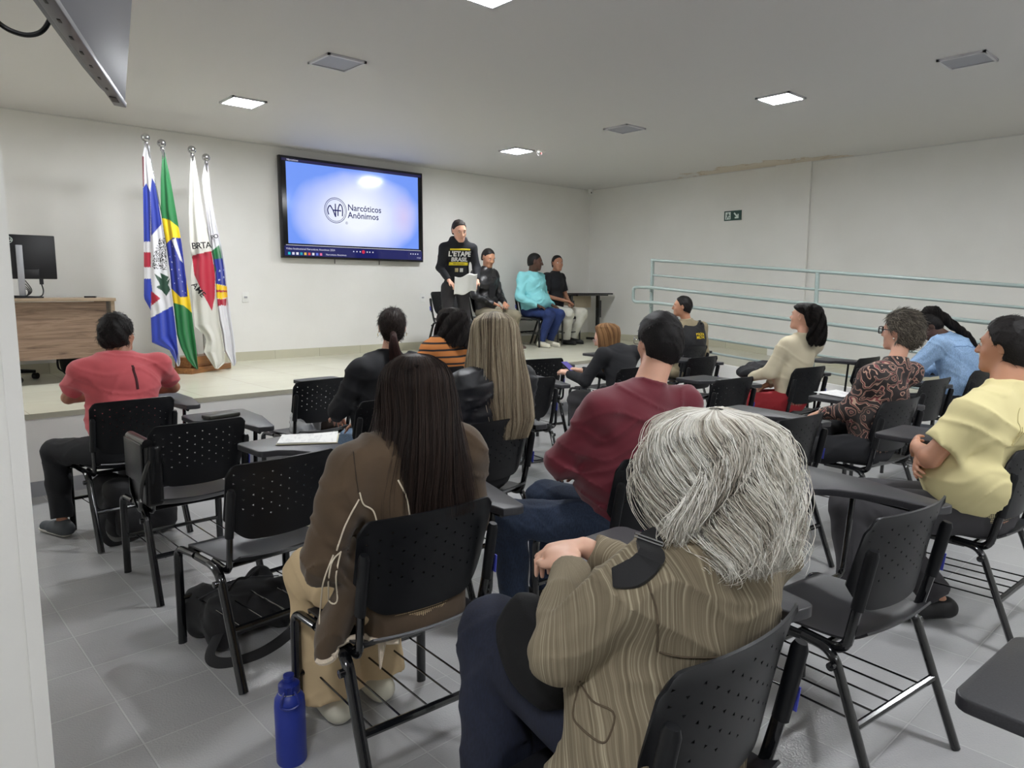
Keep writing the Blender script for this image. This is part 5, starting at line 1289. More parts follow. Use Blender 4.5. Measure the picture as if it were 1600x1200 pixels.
# man in the maroon sweater, arms crossed, legs out to the left
I = person('man with short black hair in a maroon sweater and blue jeans, arms crossed', *pc('maroon', 8), chair_hd=CH['maroon'][2], P=dict(
    neck=1.12, skin='light', bulk=1.14, turn=(-26, 0, 0), J=crossed(head=(0.16, 0.13, 1.285), neb=(0.07, 0.12, 1.11), shL=(-0.165, 0.18, 1.02), shR=(0.25, 0.06, 1.02), che=(0.03, 0.15, 0.90), wai=(-0.01, 0.17, 0.70), elL=(-0.24, 0.32, 0.80), wrL=(0.02, 0.40, 0.79), elR=(0.30, 0.24, 0.78), wrR=(-0.04, 0.38, 0.745),
        knL=(-0.36, 0.50, 0.55), anL=(-0.30, 0.52, 0.10), toL=(-0.34, 0.65, 0.035), knR=(0.02, 0.64, 0.53), anR=(0.0, 0.62, 0.10), toR=(-0.02, 0.76, 0.035)),
    top=dict(m=C_MAROON, name='sweater', arm=0.076, chest=(0.205, 0.135, 0.20), belly=(0.195, 0.165, 0.18), hem=0.50, folds=(0.0085, 5, 10, 30), h=0.007, seed=11),
    bottom=dict(m=C_BLUED, r=(0.102, 0.082, 0.062), h=0.007), shoes=dict(m=SHOE_K),
    hair=dict(kind='short', colors=[(14, 12, 13), (28, 24, 25), (60, 54, 54)], vol=0.013, len=0.016, n=4200, r=0.0007, nape=-0.08, h=0.005, amp=0.002, lift=0.25)), h=0.007)
glasses(I, M_WIRE)

# ponytail
I = person('woman with a low dark ponytail in a black blazer, beyond the brown jacket', *pc('pony', 0), chair_hd=CH['pony'][2], P=dict(
    fem=True, skin='light', bulk=1.0, turn=(-36, 0, 0), J=dict(head=(0.14, 0.15, 1.268), neb=(0.10, 0.14, 1.10), shL=(-0.13, 0.12, 1.03), shR=(0.26, 0.12, 1.03), che=(0.06, 0.14, 0.92), elL=(-0.22, 0.22, 0.78), wrL=(-0.10, 0.42, 0.70), knL=(-0.26, 0.56, 0.52), anL=(-0.28, 0.44, 0.10), toL=(-0.32, 0.57, 0.035)),
    top=dict(m=C_BLKC, name='blazer', arm=0.066, chest=(0.185, 0.12, 0.19), belly=(0.17, 0.13, 0.16), hem=0.46, folds=(0.008, 6, 9, 26)), bottom=dict(m=denim('faded denim', (96, 120, 148), (128, 152, 178))), shoes=dict(m=SHOE_W, sole=SOLE_W),
    hair=dict(cap=True, colors=BRN_H, knot=(0, -0.125, -0.045), n=1800)))
W = I['W']
tail(I['root'], [W((0, -0.105, -0.04)), W((0, -0.15, -0.055)), W((0.0, -0.16, -0.11)), W((0.01, -0.145, -0.18)), W((0.015, -0.15, -0.25)), W((0.015, -0.15, -0.29))], [0.018, 0.017, 0.028, 0.036, 0.030, 0.006], [(30, 20, 20), (56, 34, 32), (74, 46, 42)], n=500)
for q in (-1, 1):
    MB().tube([W((0.088*q+0.008*math.cos(a_)*0, 0.0+0.009*math.cos(a_), -0.05+0.009*math.sin(a_))) for a_ in np.linspace(0, 2*PI, 14)], 0.0015, 6).build('earring', STEEL_C, I['root'])
MB().lathe([(0.012, -0.008), (0.02, 0), (0.012, 0.008)], c=W((0, -0.135, -0.047)), n=14, R=rotx(PI/2)).build('hair_tie', M_BLACK, I['root'])

# dark curly bob, orange stripes
BOBR = [(0.128, 0, -0.01, 0.012, 0.012, 180), (0.118, 0, -0.01, 0.06, 0.065, 170), (0.085, 0, -0.012, 0.096, 0.105, 148), (0.04, 0, -0.014, 0.110, 0.118, 130), (-0.02, 0, -0.018, 0.115, 0.120, 118), (-0.08, 0, -0.025, 0.125, 0.118, 110), (-0.15, 0, -0.035, 0.135, 0.11, 104), (-0.21, 0, -0.05, 0.14, 0.10, 98)]
I = person('woman with wavy dark hair in an orange and black striped top', *pc('striped', 0), chair_hd=CH['striped'][2], P=dict(
    fem=True, skin='tan', bulk=1.05, turn=(-36, -8, 0), J=dict(head=(0.20, 0.15, 1.215), neb=(0.15, 0.14, 1.06), shL=(-0.06, 0.13, 1.0), shR=(0.32, 0.13, 1.0), che=(0.12, 0.14, 0.90)),
    top=dict(m=C_ORST, arm=0.064, chest=(0.19, 0.12, 0.18)), bottom=dict(m=C_BLKC), shoes=dict(m=SHOE_K),
    hair=dict(kind='loft', rings=BOBR, colors=BLK_H, kw=dict(n=1600, r=0.0016, wave=(0.07, 14), curl=0.014, puff=0.02, seed=3, ryaw=-0.6))), h=0.009)
# highlighted blonde, black puffer
BLR = [(0.12, 0, -0.015, 0.012, 0.012, 180), (0.112, 0, -0.015, 0.05, 0.06, 172), (0.085, 0, -0.014, 0.086, 0.098, 150), (0.04, 0, -0.014, 0.104, 0.114, 132), (-0.02, 0, -0.02, 0.112, 0.114, 120), (-0.10, 0, -0.04, 0.128, 0.11, 106),
       (-0.20, 0, -0.065, 0.15, 0.10, 96), (-0.32, 0, -0.09, 0.168, 0.09, 88), (-0.43, 0.01, -0.10, 0.172, 0.08, 80), (-0.52, 0.01, -0.105, 0.14, 0.07, 74)]
I = person('woman with long straight highlighted blonde hair in a black padded jacket', *pc('blonde', 0), chair_hd=CH['blonde'][2], P=dict(
    fem=True, skin='light', turn=(-36, 0, 0), J=dict(head=(0.10, 0.16, 1.265), neb=(0.08, 0.14, 1.10), shL=(-0.14, 0.12, 1.02), shR=(0.26, 0.12, 1.02), che=(0.05, 0.14, 0.92), elL=(-0.22, 0.16, 0.76), elR=(0.32, 0.18, 0.76)),
    top=dict(m=C_PUFF, name='padded_jacket', arm=0.078, chest=(0.20, 0.13, 0.19), belly=(0.19, 0.145, 0.17), hem=0.47, folds=(0.007, 2, 4, 62)), bottom=dict(m=C_BLKC), shoes=dict(m=SHOE_K),
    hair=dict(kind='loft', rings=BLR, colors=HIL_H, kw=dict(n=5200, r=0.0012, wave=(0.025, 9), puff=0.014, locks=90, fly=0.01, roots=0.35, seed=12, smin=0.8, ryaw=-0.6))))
# ginger blonde with glasses looking at phone
GLR = [(0.12, 0, -0.012, 0.012, 0.012, 180), (0.112, 0, -0.012, 0.05, 0.06, 172), (0.085, 0, -0.012, 0.086, 0.098, 146), (0.04, 0, -0.012, 0.100, 0.110, 124), (-0.02, 0, -0.014, 0.106, 0.108, 112), (-0.10, 0, -0.02, 0.112, 0.10, 106), (-0.20, 0, -0.03, 0.115, 0.09, 100), (-0.30, 0, -0.035, 0.10, 0.07, 92)]
I = person('woman with straight ginger-blonde hair and glasses bending over her phone', *pc('glass', 0), chair_hd=CH['glass'][2], P=dict(
    fem=True, skin='pale', turn=(30, -22, 0), J=dict(che=(0, 0.22, 0.86), wai=(0, 0.16, 0.68), head=(-0.03, 0.36, 1.09), neb=(0.0, 0.26, 0.99), shL=(-0.18, 0.24, 0.95), shR=(0.18, 0.22, 0.95), elL=(-0.27, 0.36, 0.72), elR=(0.24, 0.36, 0.72), wrL=(-0.27, 0.58, 0.76), wrR=(-0.13, 0.56, 0.78), hdL=(0.2, 0.9, 0.3), hdR=(-0.6, 0.6, 0.2), knL=(-0.14, 0.60, 0.52)),
    curlL=1.0, curlR=1.0,
    top=dict(m=C_BLKC, name='sweater', arm=0.062, hem=0.5), bottom=dict(m=C_GREYP, r=(0.10, 0.08, 0.06)), shoes=dict(m=SHOE_K),
    hair=dict(kind='loft', rings=GLR, colors=GIN_H, kw=dict(n=2200, r=0.0014, wave=(0.02, 8), puff=0.012, seed=14, ryaw=0.45, lean=(-0.0, 0.02)))))
glasses(I, mat('pink clear glasses frame', (196, 170, 165), 0.3), r=0.0022, square=False)
ph = MB().box((0, 0, 0), (0.075, 0.15, 0.010), bev=0.004).build('smartphone', M_BLACK); ph.matrix_world = I['root'].matrix_basis @ Matrix.Translation((-0.20, 0.645, 0.815)) @ Matrix.Rotation(0.5, 4, 'X'); tag(ph, 'dark smartphone held by the ginger-blonde woman with glasses', 'phone')
MB().box((0, 0, 0.0052), (0.068, 0.14, 0.001)).build('screen', emis('phone screen', (120, 110, 200), 0.7), ph)
# man in the tactical vest
I = person('man in a black tactical vest over a khaki shirt, near the ramp railing', *pc('vest', -14), chair_hd=CH['vest'][2], P=dict(
    skin='tan', bulk=1.08, turn=(50, 2, 0), J=dict(head=(-0.10, 0.16, 1.31), neb=(-0.04, 0.15, 1.14), shL=(-0.20, 0.13, 1.06), shR=(0.18, 0.13, 1.06), che=(0.0, 0.15, 0.92)),
    top=dict(m=C_OLIVE, arm=0.062, chest=(0.18, 0.12, 0.18)), bottom=dict(m=C_OLIVE), shoes=dict(m=SHOE_K), hair=dict(kind='short', colors=BLK_H, vol=0.006, len=0.008, n=900, nape=-0.06)), h=0.009)
g = SDF(); g.ell((0.0, 0.15, 0.90), (0.225, 0.165, 0.22), 0.05).cap((-0.11, 0.14, 1.06), (-0.11, 0.14, 0.9), 0.06, 0.08, k=0.05).cap((0.12, 0.11, 1.07), (0.12, 0.14, 0.9), 0.06, 0.08, k=0.05); g.cuts = [(np.array([0, 0, 0.60]), np.array([0, 0, -1.0])), (np.array([0, 0, 1.125]), np.array([0, 0, 1.0]))]
g.ell((0.0, 0.15, 1.14), (0.075, 0.12, 0.08), 0.02, op='s')
g.disp = folds(0.002, 20, 20, 30); sdf_obj('tactical_vest', g, 0.009, M_BLACKFAB, I['root'])
mv = frame_mat((0.04, 0, 0.985), (1, 0, 0), (0, 0, 1), (0, -1, 0))
for i_, w_s in enumerate(('POLÍCIA', 'MILITAR')):
    zz = 1.0-0.045*i_
    def fn(c): 
        p_ = g.snap([(0.06+c.x, -0.05, zz+c.y)], 0.004)[0]; return Vector(p_)
    text(w_s, 0.05, mat('yellow lettering', (230, 200, 40), 0.6), 'lettering', I['root'], None, bold=0.0012, fn=fn, xs=0.85)
MB().tube(g.snap([(0.10, 0.06, 1.10), (0.12, 0.10, 1.13), (0.13, 0.16, 1.12)], 0.008), 0.012, 8).build('shoulder_clip', M_BLACK, I['root'])
# cream sweater, dark curly hair
CUR = [(0.115, 0, -0.015, 0.012, 0.012, 180), (0.108, 0, -0.015, 0.05, 0.055, 165), (0.08, 0, -0.02, 0.086, 0.095, 125), (0.03, 0, -0.03, 0.092, 0.110, 90), (-0.03, 0, -0.04, 0.088, 0.115, 72), (-0.10, 0, -0.06, 0.085, 0.11, 75), (-0.18, 0, -0.07, 0.085, 0.10, 80), (-0.24, 0, -0.075, 0.07, 0.08, 80)]
I = person('woman with dark curly hair in a cream knit sweater and red trousers, looking left', *pc('cream', 22), chair_hd=CH['cream'][2], P=dict(
    fem=True, skin='light', turn=(-14, 10, 0), J=dict(head=(0.06, 0.10, 1.275), neb=(0.04, 0.09, 1.11), shL=(-0.12, 0.19, 1.03), shR=(0.19, 0.02, 1.03), che=(0.02, 0.14, 0.92), wai=(0, 0.15, 0.72), elL=(-0.17, 0.30, 0.80), wrL=(-0.10, 0.48, 0.74), elR=(0.26, 0.18, 0.78)),
    top=dict(m=C_CREAM, name='sweater', arm=0.066, chest=(0.185, 0.125, 0.18), belly=(0.17, 0.14, 0.17), hem=0.50, folds=(0.007, 8, 10, 20)), bottom=dict(m=C_RED, r=(0.11, 0.095, 0.09)), shoes=dict(m=SHOE_K),
    hair=dict(kind='loft', rings=CUR, colors=BLK_H, kw=dict(n=2600, r=0.0013, wave=(0.09, 22), curl=0.016, puff=0.02, seed=15, ryaw=-0.24))))
W = I['W']; MB().tube([W((0.02*math.cos(a_), -0.085, 0.075+0.012*math.sin(a_))) for a_ in np.linspace(0, 2*PI, 16)], 0.003, 6).build('hair_clip', STEEL_C, I['root'])
# paisley blouse
I = person('woman with short greying hair and black glasses in a dark paisley blouse', *pc('paisley', 22), chair_hd=CH['paisley'][2], P=dict(
    fem=True, skin='light', bulk=1.02, turn=(-19, 2, 0), brow=(80, 70, 60), J=dict(head=(0.20, 0.06, 1.25), neb=(0.11, 0.07, 1.07), shL=(-0.08, 0.17, 0.985), shR=(0.24, -0.01, 0.99), che=(0.06, 0.12, 0.87), wai=(0.02, 0.15, 0.68), elL=(-0.10, 0.28, 0.77), wrL=(0.0, 0.46, 0.72), elR=(0.28, 0.18, 0.76)),
    top=dict(m=C_PAIS, name='blouse', arm=0.066, chest=(0.185, 0.125, 0.18), belly=(0.175, 0.14, 0.16), hem=0.54, folds=(0.004, 8, 10, 30)), bottom=dict(m=C_BLKC, r=(0.10, 0.08, 0.065)), shoes=dict(m=SHOE_K),
    hair=dict(kind='short', colors=PAI_H, vol=0.019, len=0.045, n=3600, nape=-0.10, lift=0.3, r=0.0011, front=0.064)))
glasses(I, M_GLS, r=0.0035, w_=0.030, hgt=0.021, y=0.112)
W = I['W']; MB().lathe([(0.0001, -0.006), (0.006, 0), (0.0001, 0.006)], c=W((-0.088, 0.0, -0.045)), n=12).build('earring', mat('pearl', (230, 225, 215), 0.2), I['root'])
# denim jacket bending forward
I = person('person in a light blue denim jacket bending forward, dark braid over the back', *pc('denim', 12), chair_hd=CH['denim'][2], P=dict(
    fem=True, skin='dark', bulk=1.05, turn=(25, -50, 0), J=dict(pel=(0.05, 0.16, 0.55), wai=(0.06, 0.17, 0.72), che=(0.08, 0.24, 0.93), neb=(0.07, 0.34, 1.12), head=(0.03, 0.46, 1.19), shL=(-0.13, 0.34, 1.04), shR=(0.28, 0.26, 1.05), elL=(-0.2, 0.50, 0.82), wrL=(-0.1, 0.70, 0.74), elR=(0.32, 0.42, 0.80), wrR=(0.2, 0.66, 0.72)),
    top=dict(m=C_LIGHTD, name='denim_jacket', arm=0.078, chest=(0.21, 0.14, 0.20), belly=(0.19, 0.15, 0.17), hem=0.56, folds=(0.010, 8, 9, 18)), bottom=dict(m=C_BLKC, r=(0.10, 0.08, 0.065)), shoes=dict(m=SHOE_K),
    hair=dict(cap=True, colors=BLK_H, knot=(0, -0.115, 0.02))))
W = I['W']; a_ = W((0, -0.10, 0.03))
P_ = I['top'].snap([(0.12, 0.28, 1.17), (0.16, 0.18, 1.10), (0.20, 0.10, 1.0)], 0.02)
tail(I['root'], [W((0, -0.03, 0.095)), W((0, -0.10, 0.05))+(0, 0, 0.015), P_[0]+(0, 0, 0.03), P_[1], P_[2]], [0.03, 0.05, 0.035, 0.026, 0.008], BLK_H, n=300, name='braid', braid=0.25, turns=9)
seam(I, [(-0.12, 0.2, 1.06), (0.08, 0.1, 1.03), (0.28, 0.12, 1.05)], 0.003, mat('denim seam', (96, 128, 170), 0.9))
seam(I, [(-0.10, 0.12, 0.62), (0.05, 0.06, 0.62), (0.2, 0.12, 0.62)], 0.006, mat('denim seam', (96, 128, 170), 0.9))
# yellow shirt
I = person('man with short dark hair in a pale yellow t-shirt at the right edge, arms crossed', *pc('yellow', 20), chair_hd=CH['yellow'][2], P=dict(
    neck=1.15, skin='tan', bulk=1.18, turn=(-22, 2, 0), J=crossed(head=(0.05, 0.13, 1.265), neb=(0.0, 0.12, 1.09), shL=(-0.215, 0.24, 0.99), shR=(0.19, 0.06, 1.0), che=(-0.03, 0.16, 0.87), wai=(-0.06, 0.20, 0.67), elL=(-0.25, 0.38, 0.80), wrL=(-0.03, 0.44, 0.80), elR=(0.25, 0.26, 0.80), wrR=(-0.10, 0.42, 0.75),
        knL=(-0.24, 0.68, 0.54), anL=(-0.28, 0.62, 0.09), toL=(-0.30, 0.76, 0.035), knR=(0.03, 0.66, 0.52), anR=(-0.02, 0.30, 0.10), toR=(-0.10, 0.42, 0.05)),
    arm=1.15, top=dict(m=C_YEL, sleeve=0.70, arm=0.074, chest=(0.20, 0.14, 0.20), belly=(0.20, 0.18, 0.17), hem=0.50, folds=(0.009, 6, 10, 24), h=0.007), bottom=dict(m=C_GREYP, r=(0.105, 0.085, 0.07), h=0.007), shoes=dict(m=SHOE_K),
    hair=dict(kind='short', colors=BLK_H, vol=0.014, len=0.018, n=2600, nape=-0.07, h=0.005)), h=0.006)
seam(I, [(-0.18, 0.0, 1.05), (-0.235, 0.02, 1.0), (-0.245, 0.03, 0.9)], 0.0016, mat('yellow seam', (180, 168, 118), 0.9))

# ---- the four men on the stage
g_root = None
I = person('standing speaker in a black hooded sweatshirt with yellow and white print, holding papers', 6.08, 7.74, ZS, 203, dict(
    hs=1.14, skin='light', bulk=1.0, turn=(6, -18, 4), J=dict(pel=(0, -0.05, 0.93), wai=(0, 0.02, 1.12), che=(0, 0.10, 1.36), neb=(0.0, 0.17, 1.53), head=(0.02, 0.26, 1.65), shL=(-0.19, 0.13, 1.43), shR=(0.19, 0.13, 1.43), elL=(-0.25, 0.14, 1.17), elR=(0.25, 0.14, 1.17), wrL=(-0.19, 0.36, 1.0), wrR=(0.19, 0.36, 1.0),
        hdL=(0.5, 0.5, -0.6), hdR=(-0.5, 0.5, -0.6), hiL=(-0.10, -0.05, 0.90), hiR=(0.10, -0.05, 0.90), knL=(-0.12, 0.02, 0.50), knR=(0.12, 0.02, 0.50), anL=(-0.13, -0.04, 0.09), anR=(0.13, -0.04, 0.09), toL=(-0.15, 0.10, 0.035), toR=(0.15, 0.10, 0.035)),
    top=dict(m=C_HOOD, name='hooded_sweatshirt', arm=0.064, chest=(0.195, 0.125, 0.20), belly=(0.17, 0.13, 0.17), hem=0.93, folds=(0.004, 7, 8, 20), open_neck=((0, 0.12, 0.05), (0.05, 0.07, 0.06)),
        extra=[lambda g, J: g.cap(J['neb']+(-0.07, -0.06, 0.01), J['neb']+(0.07, -0.06, 0.01), 0.05, 0.05, k=0.04), lambda g, J: g.cap(J['neb']+(-0.08, 0.0, 0.01), J['neb']+(-0.02, 0.09, -0.03), 0.03, 0.025, k=0.03), lambda g, J: g.cap(J['neb']+(0.08, 0.0, 0.01), J['neb']+(0.02, 0.09, -0.03), 0.03, 0.025, k=0.03)]),
    bottom=dict(m=mat('charcoal trousers', (46, 44, 46), 0.9), r=(0.095, 0.075, 0.06)), shoes=dict(m=SHOE_K), hair=dict(kind='short', colors=[(34, 28, 26), (60, 52, 48), (84, 74, 70)], vol=0.004, len=0.010, n=900, nape=-0.055, front=0.047, slope=-0.72)), h=0.009)
TP = I['top']
def frontfn(cx, cz, off=0.004):
    def fn(c):
        p = np.array([[cx+c.x, 0.5, cz+c.y]])
        for _ in range(40): p[:, 1] -= np.maximum(TP.ev(p)-off, 0)*0.8
        return Vector(p[0])
    return fn
MX = Matrix.Scale(-1, 4, (1, 0, 0))
for body, size, cz, colr_, xs_ in (("L'ETAPE", 0.088, 1.345, (232, 232, 228), 1.0), ('BRASIL', 0.070, 1.275, (214, 214, 214), 1.05)):
    text(body, size, mat('print %d' % colr_[0], colr_, 0.7), 'lettering', I['root'], None, bold=0.003, fn=(lambda f_: (lambda c: f_(Vector((-c.x, c.y, 0)))))(frontfn(0, cz)), xs=xs_)
def patch(cx, cz, w_, hgt, m_, name, n=14):
    f_ = frontfn(cx, cz); V = [f_(Vector((w_*(i/n-0.5), hgt*(j/3-0.5), 0))) for j in range(4) for i in range(n+1)]; F = [(j*(n+1)+i, j*(n+1)+i+1, (j+1)*(n+1)+i+1, (j+1)*(n+1)+i) for j in range(3) for i in range(n)]
    o_ = mesh(name, V, F, m_, I['root'], 80); sm = o_.modifiers.new('t', 'SOLIDIFY'); sm.thickness = 0.002; return o_
M_YP = mat('yellow print', (226, 206, 40), 0.7)
patch(0, 1.405, 0.27, 0.022, M_YP, 'print_band'); patch(0, 1.222, 0.26, 0.04, M_YP, 'print_band'); patch(-0.03, 1.14, 0.045, 0.05, mat('print grey', (190, 190, 185), 0.7), 'print_mark', 4); patch(0.035, 1.14, 0.045, 0.05, mat('print beige', (160, 150, 110), 0.7), 'print_mark', 4)
text('RIO DE JANEIRO', 0.022, M_BLACK, 'lettering', I['root'], None, bold=0.0005, fn=(lambda f_: (lambda c: f_(Vector((-c.x, c.y, 0)))))(frontfn(0, 1.222, 0.0065)))
# papers in his hands
V = []; F = []; n = 12
for j in range(n+1):
    for i in range(n+1):
        u, v_ = i/n-0.5, j/n-0.5; V.append((0.30*u, 0.49+0.05*v_+0.02*math.cos(u*7), 0.955+0.23*v_-0.06*u+0.015*math.sin(u*9+v_*5)))
for j in range(n):
    for i in range(n): a_ = j*(n+1)+i; F.append((a_, a_+1, a_+n+2, a_+n+1))
o = mesh('paper_sheets', V, F, M_PAPER, None, 80); o.matrix_world = I['root'].matrix_basis.copy(); tag(o, 'crumpled white paper sheets held by the standing speaker', 'paper'); o.modifiers.new('t', 'SOLIDIFY').thickness = 0.002

I = person('seated man in a black leather jacket and khaki trousers on the stage, looking down', *ps('leather'), chair_hd=STG['leather'][2], P=dict(
    hs=1.12, skin='tan', bulk=1.1, turn=(-12, -22, 0), J=dict(head=(0.02, 0.22, 1.36), neb=(0.0, 0.17, 1.20), shL=(-0.21, 0.13, 1.12), shR=(0.21, 0.13, 1.12), che=(0, 0.15, 0.98), elL=(-0.29, 0.18, 0.80), elR=(0.29, 0.18, 0.80), wrL=(-0.12, 0.42, 0.68), wrR=(0.12, 0.42, 0.68), knL=(-0.17, 0.58, 0.50), knR=(0.2, 0.56, 0.50), anR=(0.17, 0.48, 0.09), anL=(-0.15, 0.50, 0.09)),
    top=dict(m=mat('leather jacket', (34, 34, 36), 0.4, nscale=60, nstr=0.4, ndist=0.003), name='jacket', arm=0.070, chest=(0.20, 0.13, 0.19), belly=(0.18, 0.145, 0.16), hem=0.52, folds=(0.009, 7, 8, 22)), bottom=dict(m=C_KHAKI, r=(0.105, 0.085, 0.068)), shoes=dict(m=SHOE_B, sole=SOLE_W),
    hair=dict(kind='short', colors=[(30, 26, 25), (54, 48, 46)], vol=0.003, len=0.007, n=700, nape=-0.055, front=0.047, slope=-0.72)), h=0.009)
TP = I['top']; patch(0, 0.86, 0.15, 0.42, mat('dark grey shirt front', (22, 22, 25), 0.9), 'shirt_front', 8)
I = person('seated man in a pale turquoise sweatshirt and blue trousers on the stage', *ps('cyan'), chair_hd=STG['cyan'][2], P=dict(
    hs=1.13, skin='dark', bulk=1.3, face=1.12, neck=1.2, turn=(38, -6, 0), J=dict(head=(0.01, 0.22, 1.325), neb=(0.0, 0.17, 1.16), shL=(-0.22, 0.13, 1.08), shR=(0.22, 0.13, 1.08), che=(0, 0.15, 0.95), wai=(0, 0.18, 0.70), elL=(-0.33, 0.16, 0.76), elR=(0.33, 0.16, 0.76), wrL=(-0.19, 0.42, 0.64), wrR=(0.19, 0.42, 0.64), hdL=(0.2, 0.9, -0.3), hdR=(-0.2, 0.9, -0.3), anR=(0.16, 0.46, 0.09), toR=(0.2, 0.60, 0.035), anL=(-0.06, 0.46, 0.09), toL=(-0.05, 0.60, 0.035)),
    curlL=0.3, curlR=0.3, top=dict(m=C_CYAN, name='sweatshirt', arm=0.080, chest=(0.20, 0.14, 0.19), belly=(0.195, 0.185, 0.17), hem=0.54, folds=(0.010, 6, 8, 24), bel_off=(0, 0.03, 0)), bottom=dict(m=C_BLUEP, r=(0.11, 0.085, 0.06)), shoes=dict(m=SHOE_W, sole=SOLE_W),
    hair=dict(kind='short', colors=[(12, 11, 11), (24, 22, 22)], vol=0.002, len=0.004, n=500, nape=-0.055, front=0.047, slope=-0.72, amp=0.001)), h=0.009)
I = person('seated man in a black polo shirt and off-white trousers on the stage, nearest the corner', *ps('polo'), chair_hd=STG['polo'][2], P=dict(
    hs=1.08, skin='olive', bulk=1.06, turn=(-30, 0, 0), J=dict(head=(0.0, 0.20, 1.32), neb=(0.0, 0.16, 1.17), shL=(-0.20, 0.13, 1.09), shR=(0.20, 0.13, 1.09), che=(0, 0.15, 0.96), elL=(-0.27, 0.18, 0.78), elR=(0.27, 0.18, 0.78), wrL=(-0.05, 0.42, 0.68), wrR=(0.05, 0.44, 0.70), knL=(-0.24, 0.54, 0.50), knR=(0.18, 0.56, 0.50), anL=(-0.15, 0.40, 0.09), toL=(-0.17, 0.54, 0.035), anR=(0.08, 0.44, 0.09), toR=(0.09, 0.58, 0.035)),
    curlL=1.1, curlR=1.1, top=dict(m=mat('black polo', (18, 19, 26), 0.85), sleeve=0.75, arm=0.066, chest=(0.185, 0.12, 0.18), belly=(0.17, 0.14, 0.16), hem=0.53), bottom=dict(m=C_WHT, r=(0.105, 0.09, 0.07)), shoes=dict(m=SHOE_K),
    hair=dict(kind='short', colors=BLK_H, vol=0.004, len=0.010, n=700, nape=-0.055, front=0.047, slope=-0.72)), h=0.009)

# ------------------------------------------------------------------ things lying about
def soft(name, m, prims, loc, rz, label, cat, h=0.010, amp=0.006, seed=1, f=(12, 14, 16), parent=None, cuts=(), group=None):
    g = SDF()
    for q in prims:
        if q[0] == 'e': g.ell(q[1], q[2], q[3] if len(q) > 3 else 0.05)
        else: g.cap(q[1], q[2], q[3], q[4], k=0.05)
    g.cuts = [(np.array(a, float), unit(b)) for a, b in cuts]
    g.disp = folds(amp, *f, seed=seed)
    o = sdf_obj(name, g, h, m, parent)
    if parent is None:
        o.location = loc; o.rotation_euler = (0, 0, rz); tag(o, label, cat, group)
    return o
FL = [((0, 0, 0.004), (0, 0, -1))]
def rsoft(c, size, r=0.05, R=None):
    """rounded soft box as capsules between its corners"""
    x, y, z = [max(s/2-r, 0.001) for s in size]; out = []
    for sx in (-1, 1):
        for sy in (-1, 1): out.append(('c', (c[0]+sx*x, c[1]+sy*y, c[2]-z), (c[0]+sx*x, c[1]+sy*y, c[2]+z), r, r))
    out.append(('e', c, (x+r*0.8, y+r*0.8, z+r*0.8), 0.08)); return out
# blue bottle
t = empty('water_bottle', (0.930, 2.052, 0)); tag(t, 'tall matte blue metal water bottle with a spout lid standing on the floor', 'bottle')
M_BLU = mat('blue powder coat', (30, 52, 150), 0.42, nscale=300, nstr=0.1, ndist=0.0006); M_BLU2 = mat('blue lid plastic', (24, 42, 130), 0.38)
MB().lathe([(0.001, 0), (0.044, 0), (0.047, 0.006), (0.048, 0.19), (0.046, 0.215), (0.036, 0.232), (0.030, 0.236), (0.001, 0.236)], n=48).build('bottle_body', M_BLU, t)
MB().lathe([(0.030, 0.234), (0.0335, 0.235), (0.0335, 0.2385), (0.030, 0.239)], n=40).build('steel_ring', M_CHROME, t)
MB().lathe([(0.001, 0.238), (0.033, 0.238), (0.034, 0.243), (0.033, 0.262), (0.026, 0.268), (0.015, 0.270), (0.001, 0.270)], n=40).build('lid', M_BLU2, t)
MB().lathe([(0.001, 0.266), (0.0155, 0.266), (0.0155, 0.282), (0.017, 0.284), (0.0165, 0.292), (0.001, 0.294)], n=28).build('spout_cap', M_BLU2, t)
# carry loop hanging at the front (towards the camera)
hp = [(-0.016, -0.034, 0.25), (-0.024, -0.048, 0.235), (-0.026, -0.052, 0.213), (0, -0.056, 0.204), (0.026, -0.052, 0.213), (0.024, -0.048, 0.235), (0.016, -0.034, 0.25)]
mb = MB(); mb.tube(spline(hp, 30), 0.004, 8); mb.tube([(-0.008, -0.034, 0.262), (-0.008, -0.036, 0.243)], 0.003, 6); mb.tube([(0.008, -0.034, 0.262), (0.008, -0.036, 0.243)], 0.003, 6); o = mb.build('carry_loop', M_BLU2, t)
t.rotation_euler = (0, 0, -0.42)
# duffel under the empty chair
t = empty('duffel_bag', (1.17, 3.03, 0), 0.12); tag(t, 'black duffel bag with shoulder strap lying under the empty chair in front', 'bag')
soft('bag_body', M_BLACKFAB, rsoft((0, 0, 0.115), (0.40, 0.30, 0.23), 0.055), None, 0, '', '', parent=t, amp=0.006, seed=4, cuts=FL, h=0.008)
MB().tube(spline([(-0.17, -0.13, 0.10), (-0.235, -0.17, 0.03), (-0.20, -0.24, 0.014), (-0.08, -0.27, 0.014), (0.06, -0.235, 0.02), (0.15, -0.19, 0.04), (0.19, -0.13, 0.10)], 50), 0.022, 8, flat=0.22).build('strap', M_BLACKFAB, t)
MB().tube([(0.10, -0.215, 0.035), (0.125, -0.20, 0.05), (0.15, -0.21, 0.045), (0.125, -0.225, 0.03), (0.10, -0.215, 0.035)], 0.003, 6).tube([(0.135, -0.195, 0.055), (0.15, -0.16, 0.095)], 0.004, 6).build('clasp', M_CHROME, t)
MB().tube(spline([(-0.08, -0.05, 0.225), (-0.06, -0.09, 0.28), (0.0, -0.06, 0.26), (0.06, -0.04, 0.275), (0.08, 0.0, 0.23)], 30), 0.011, 8, flat=0.4).build('carry_handle', M_BLACKFAB, t)
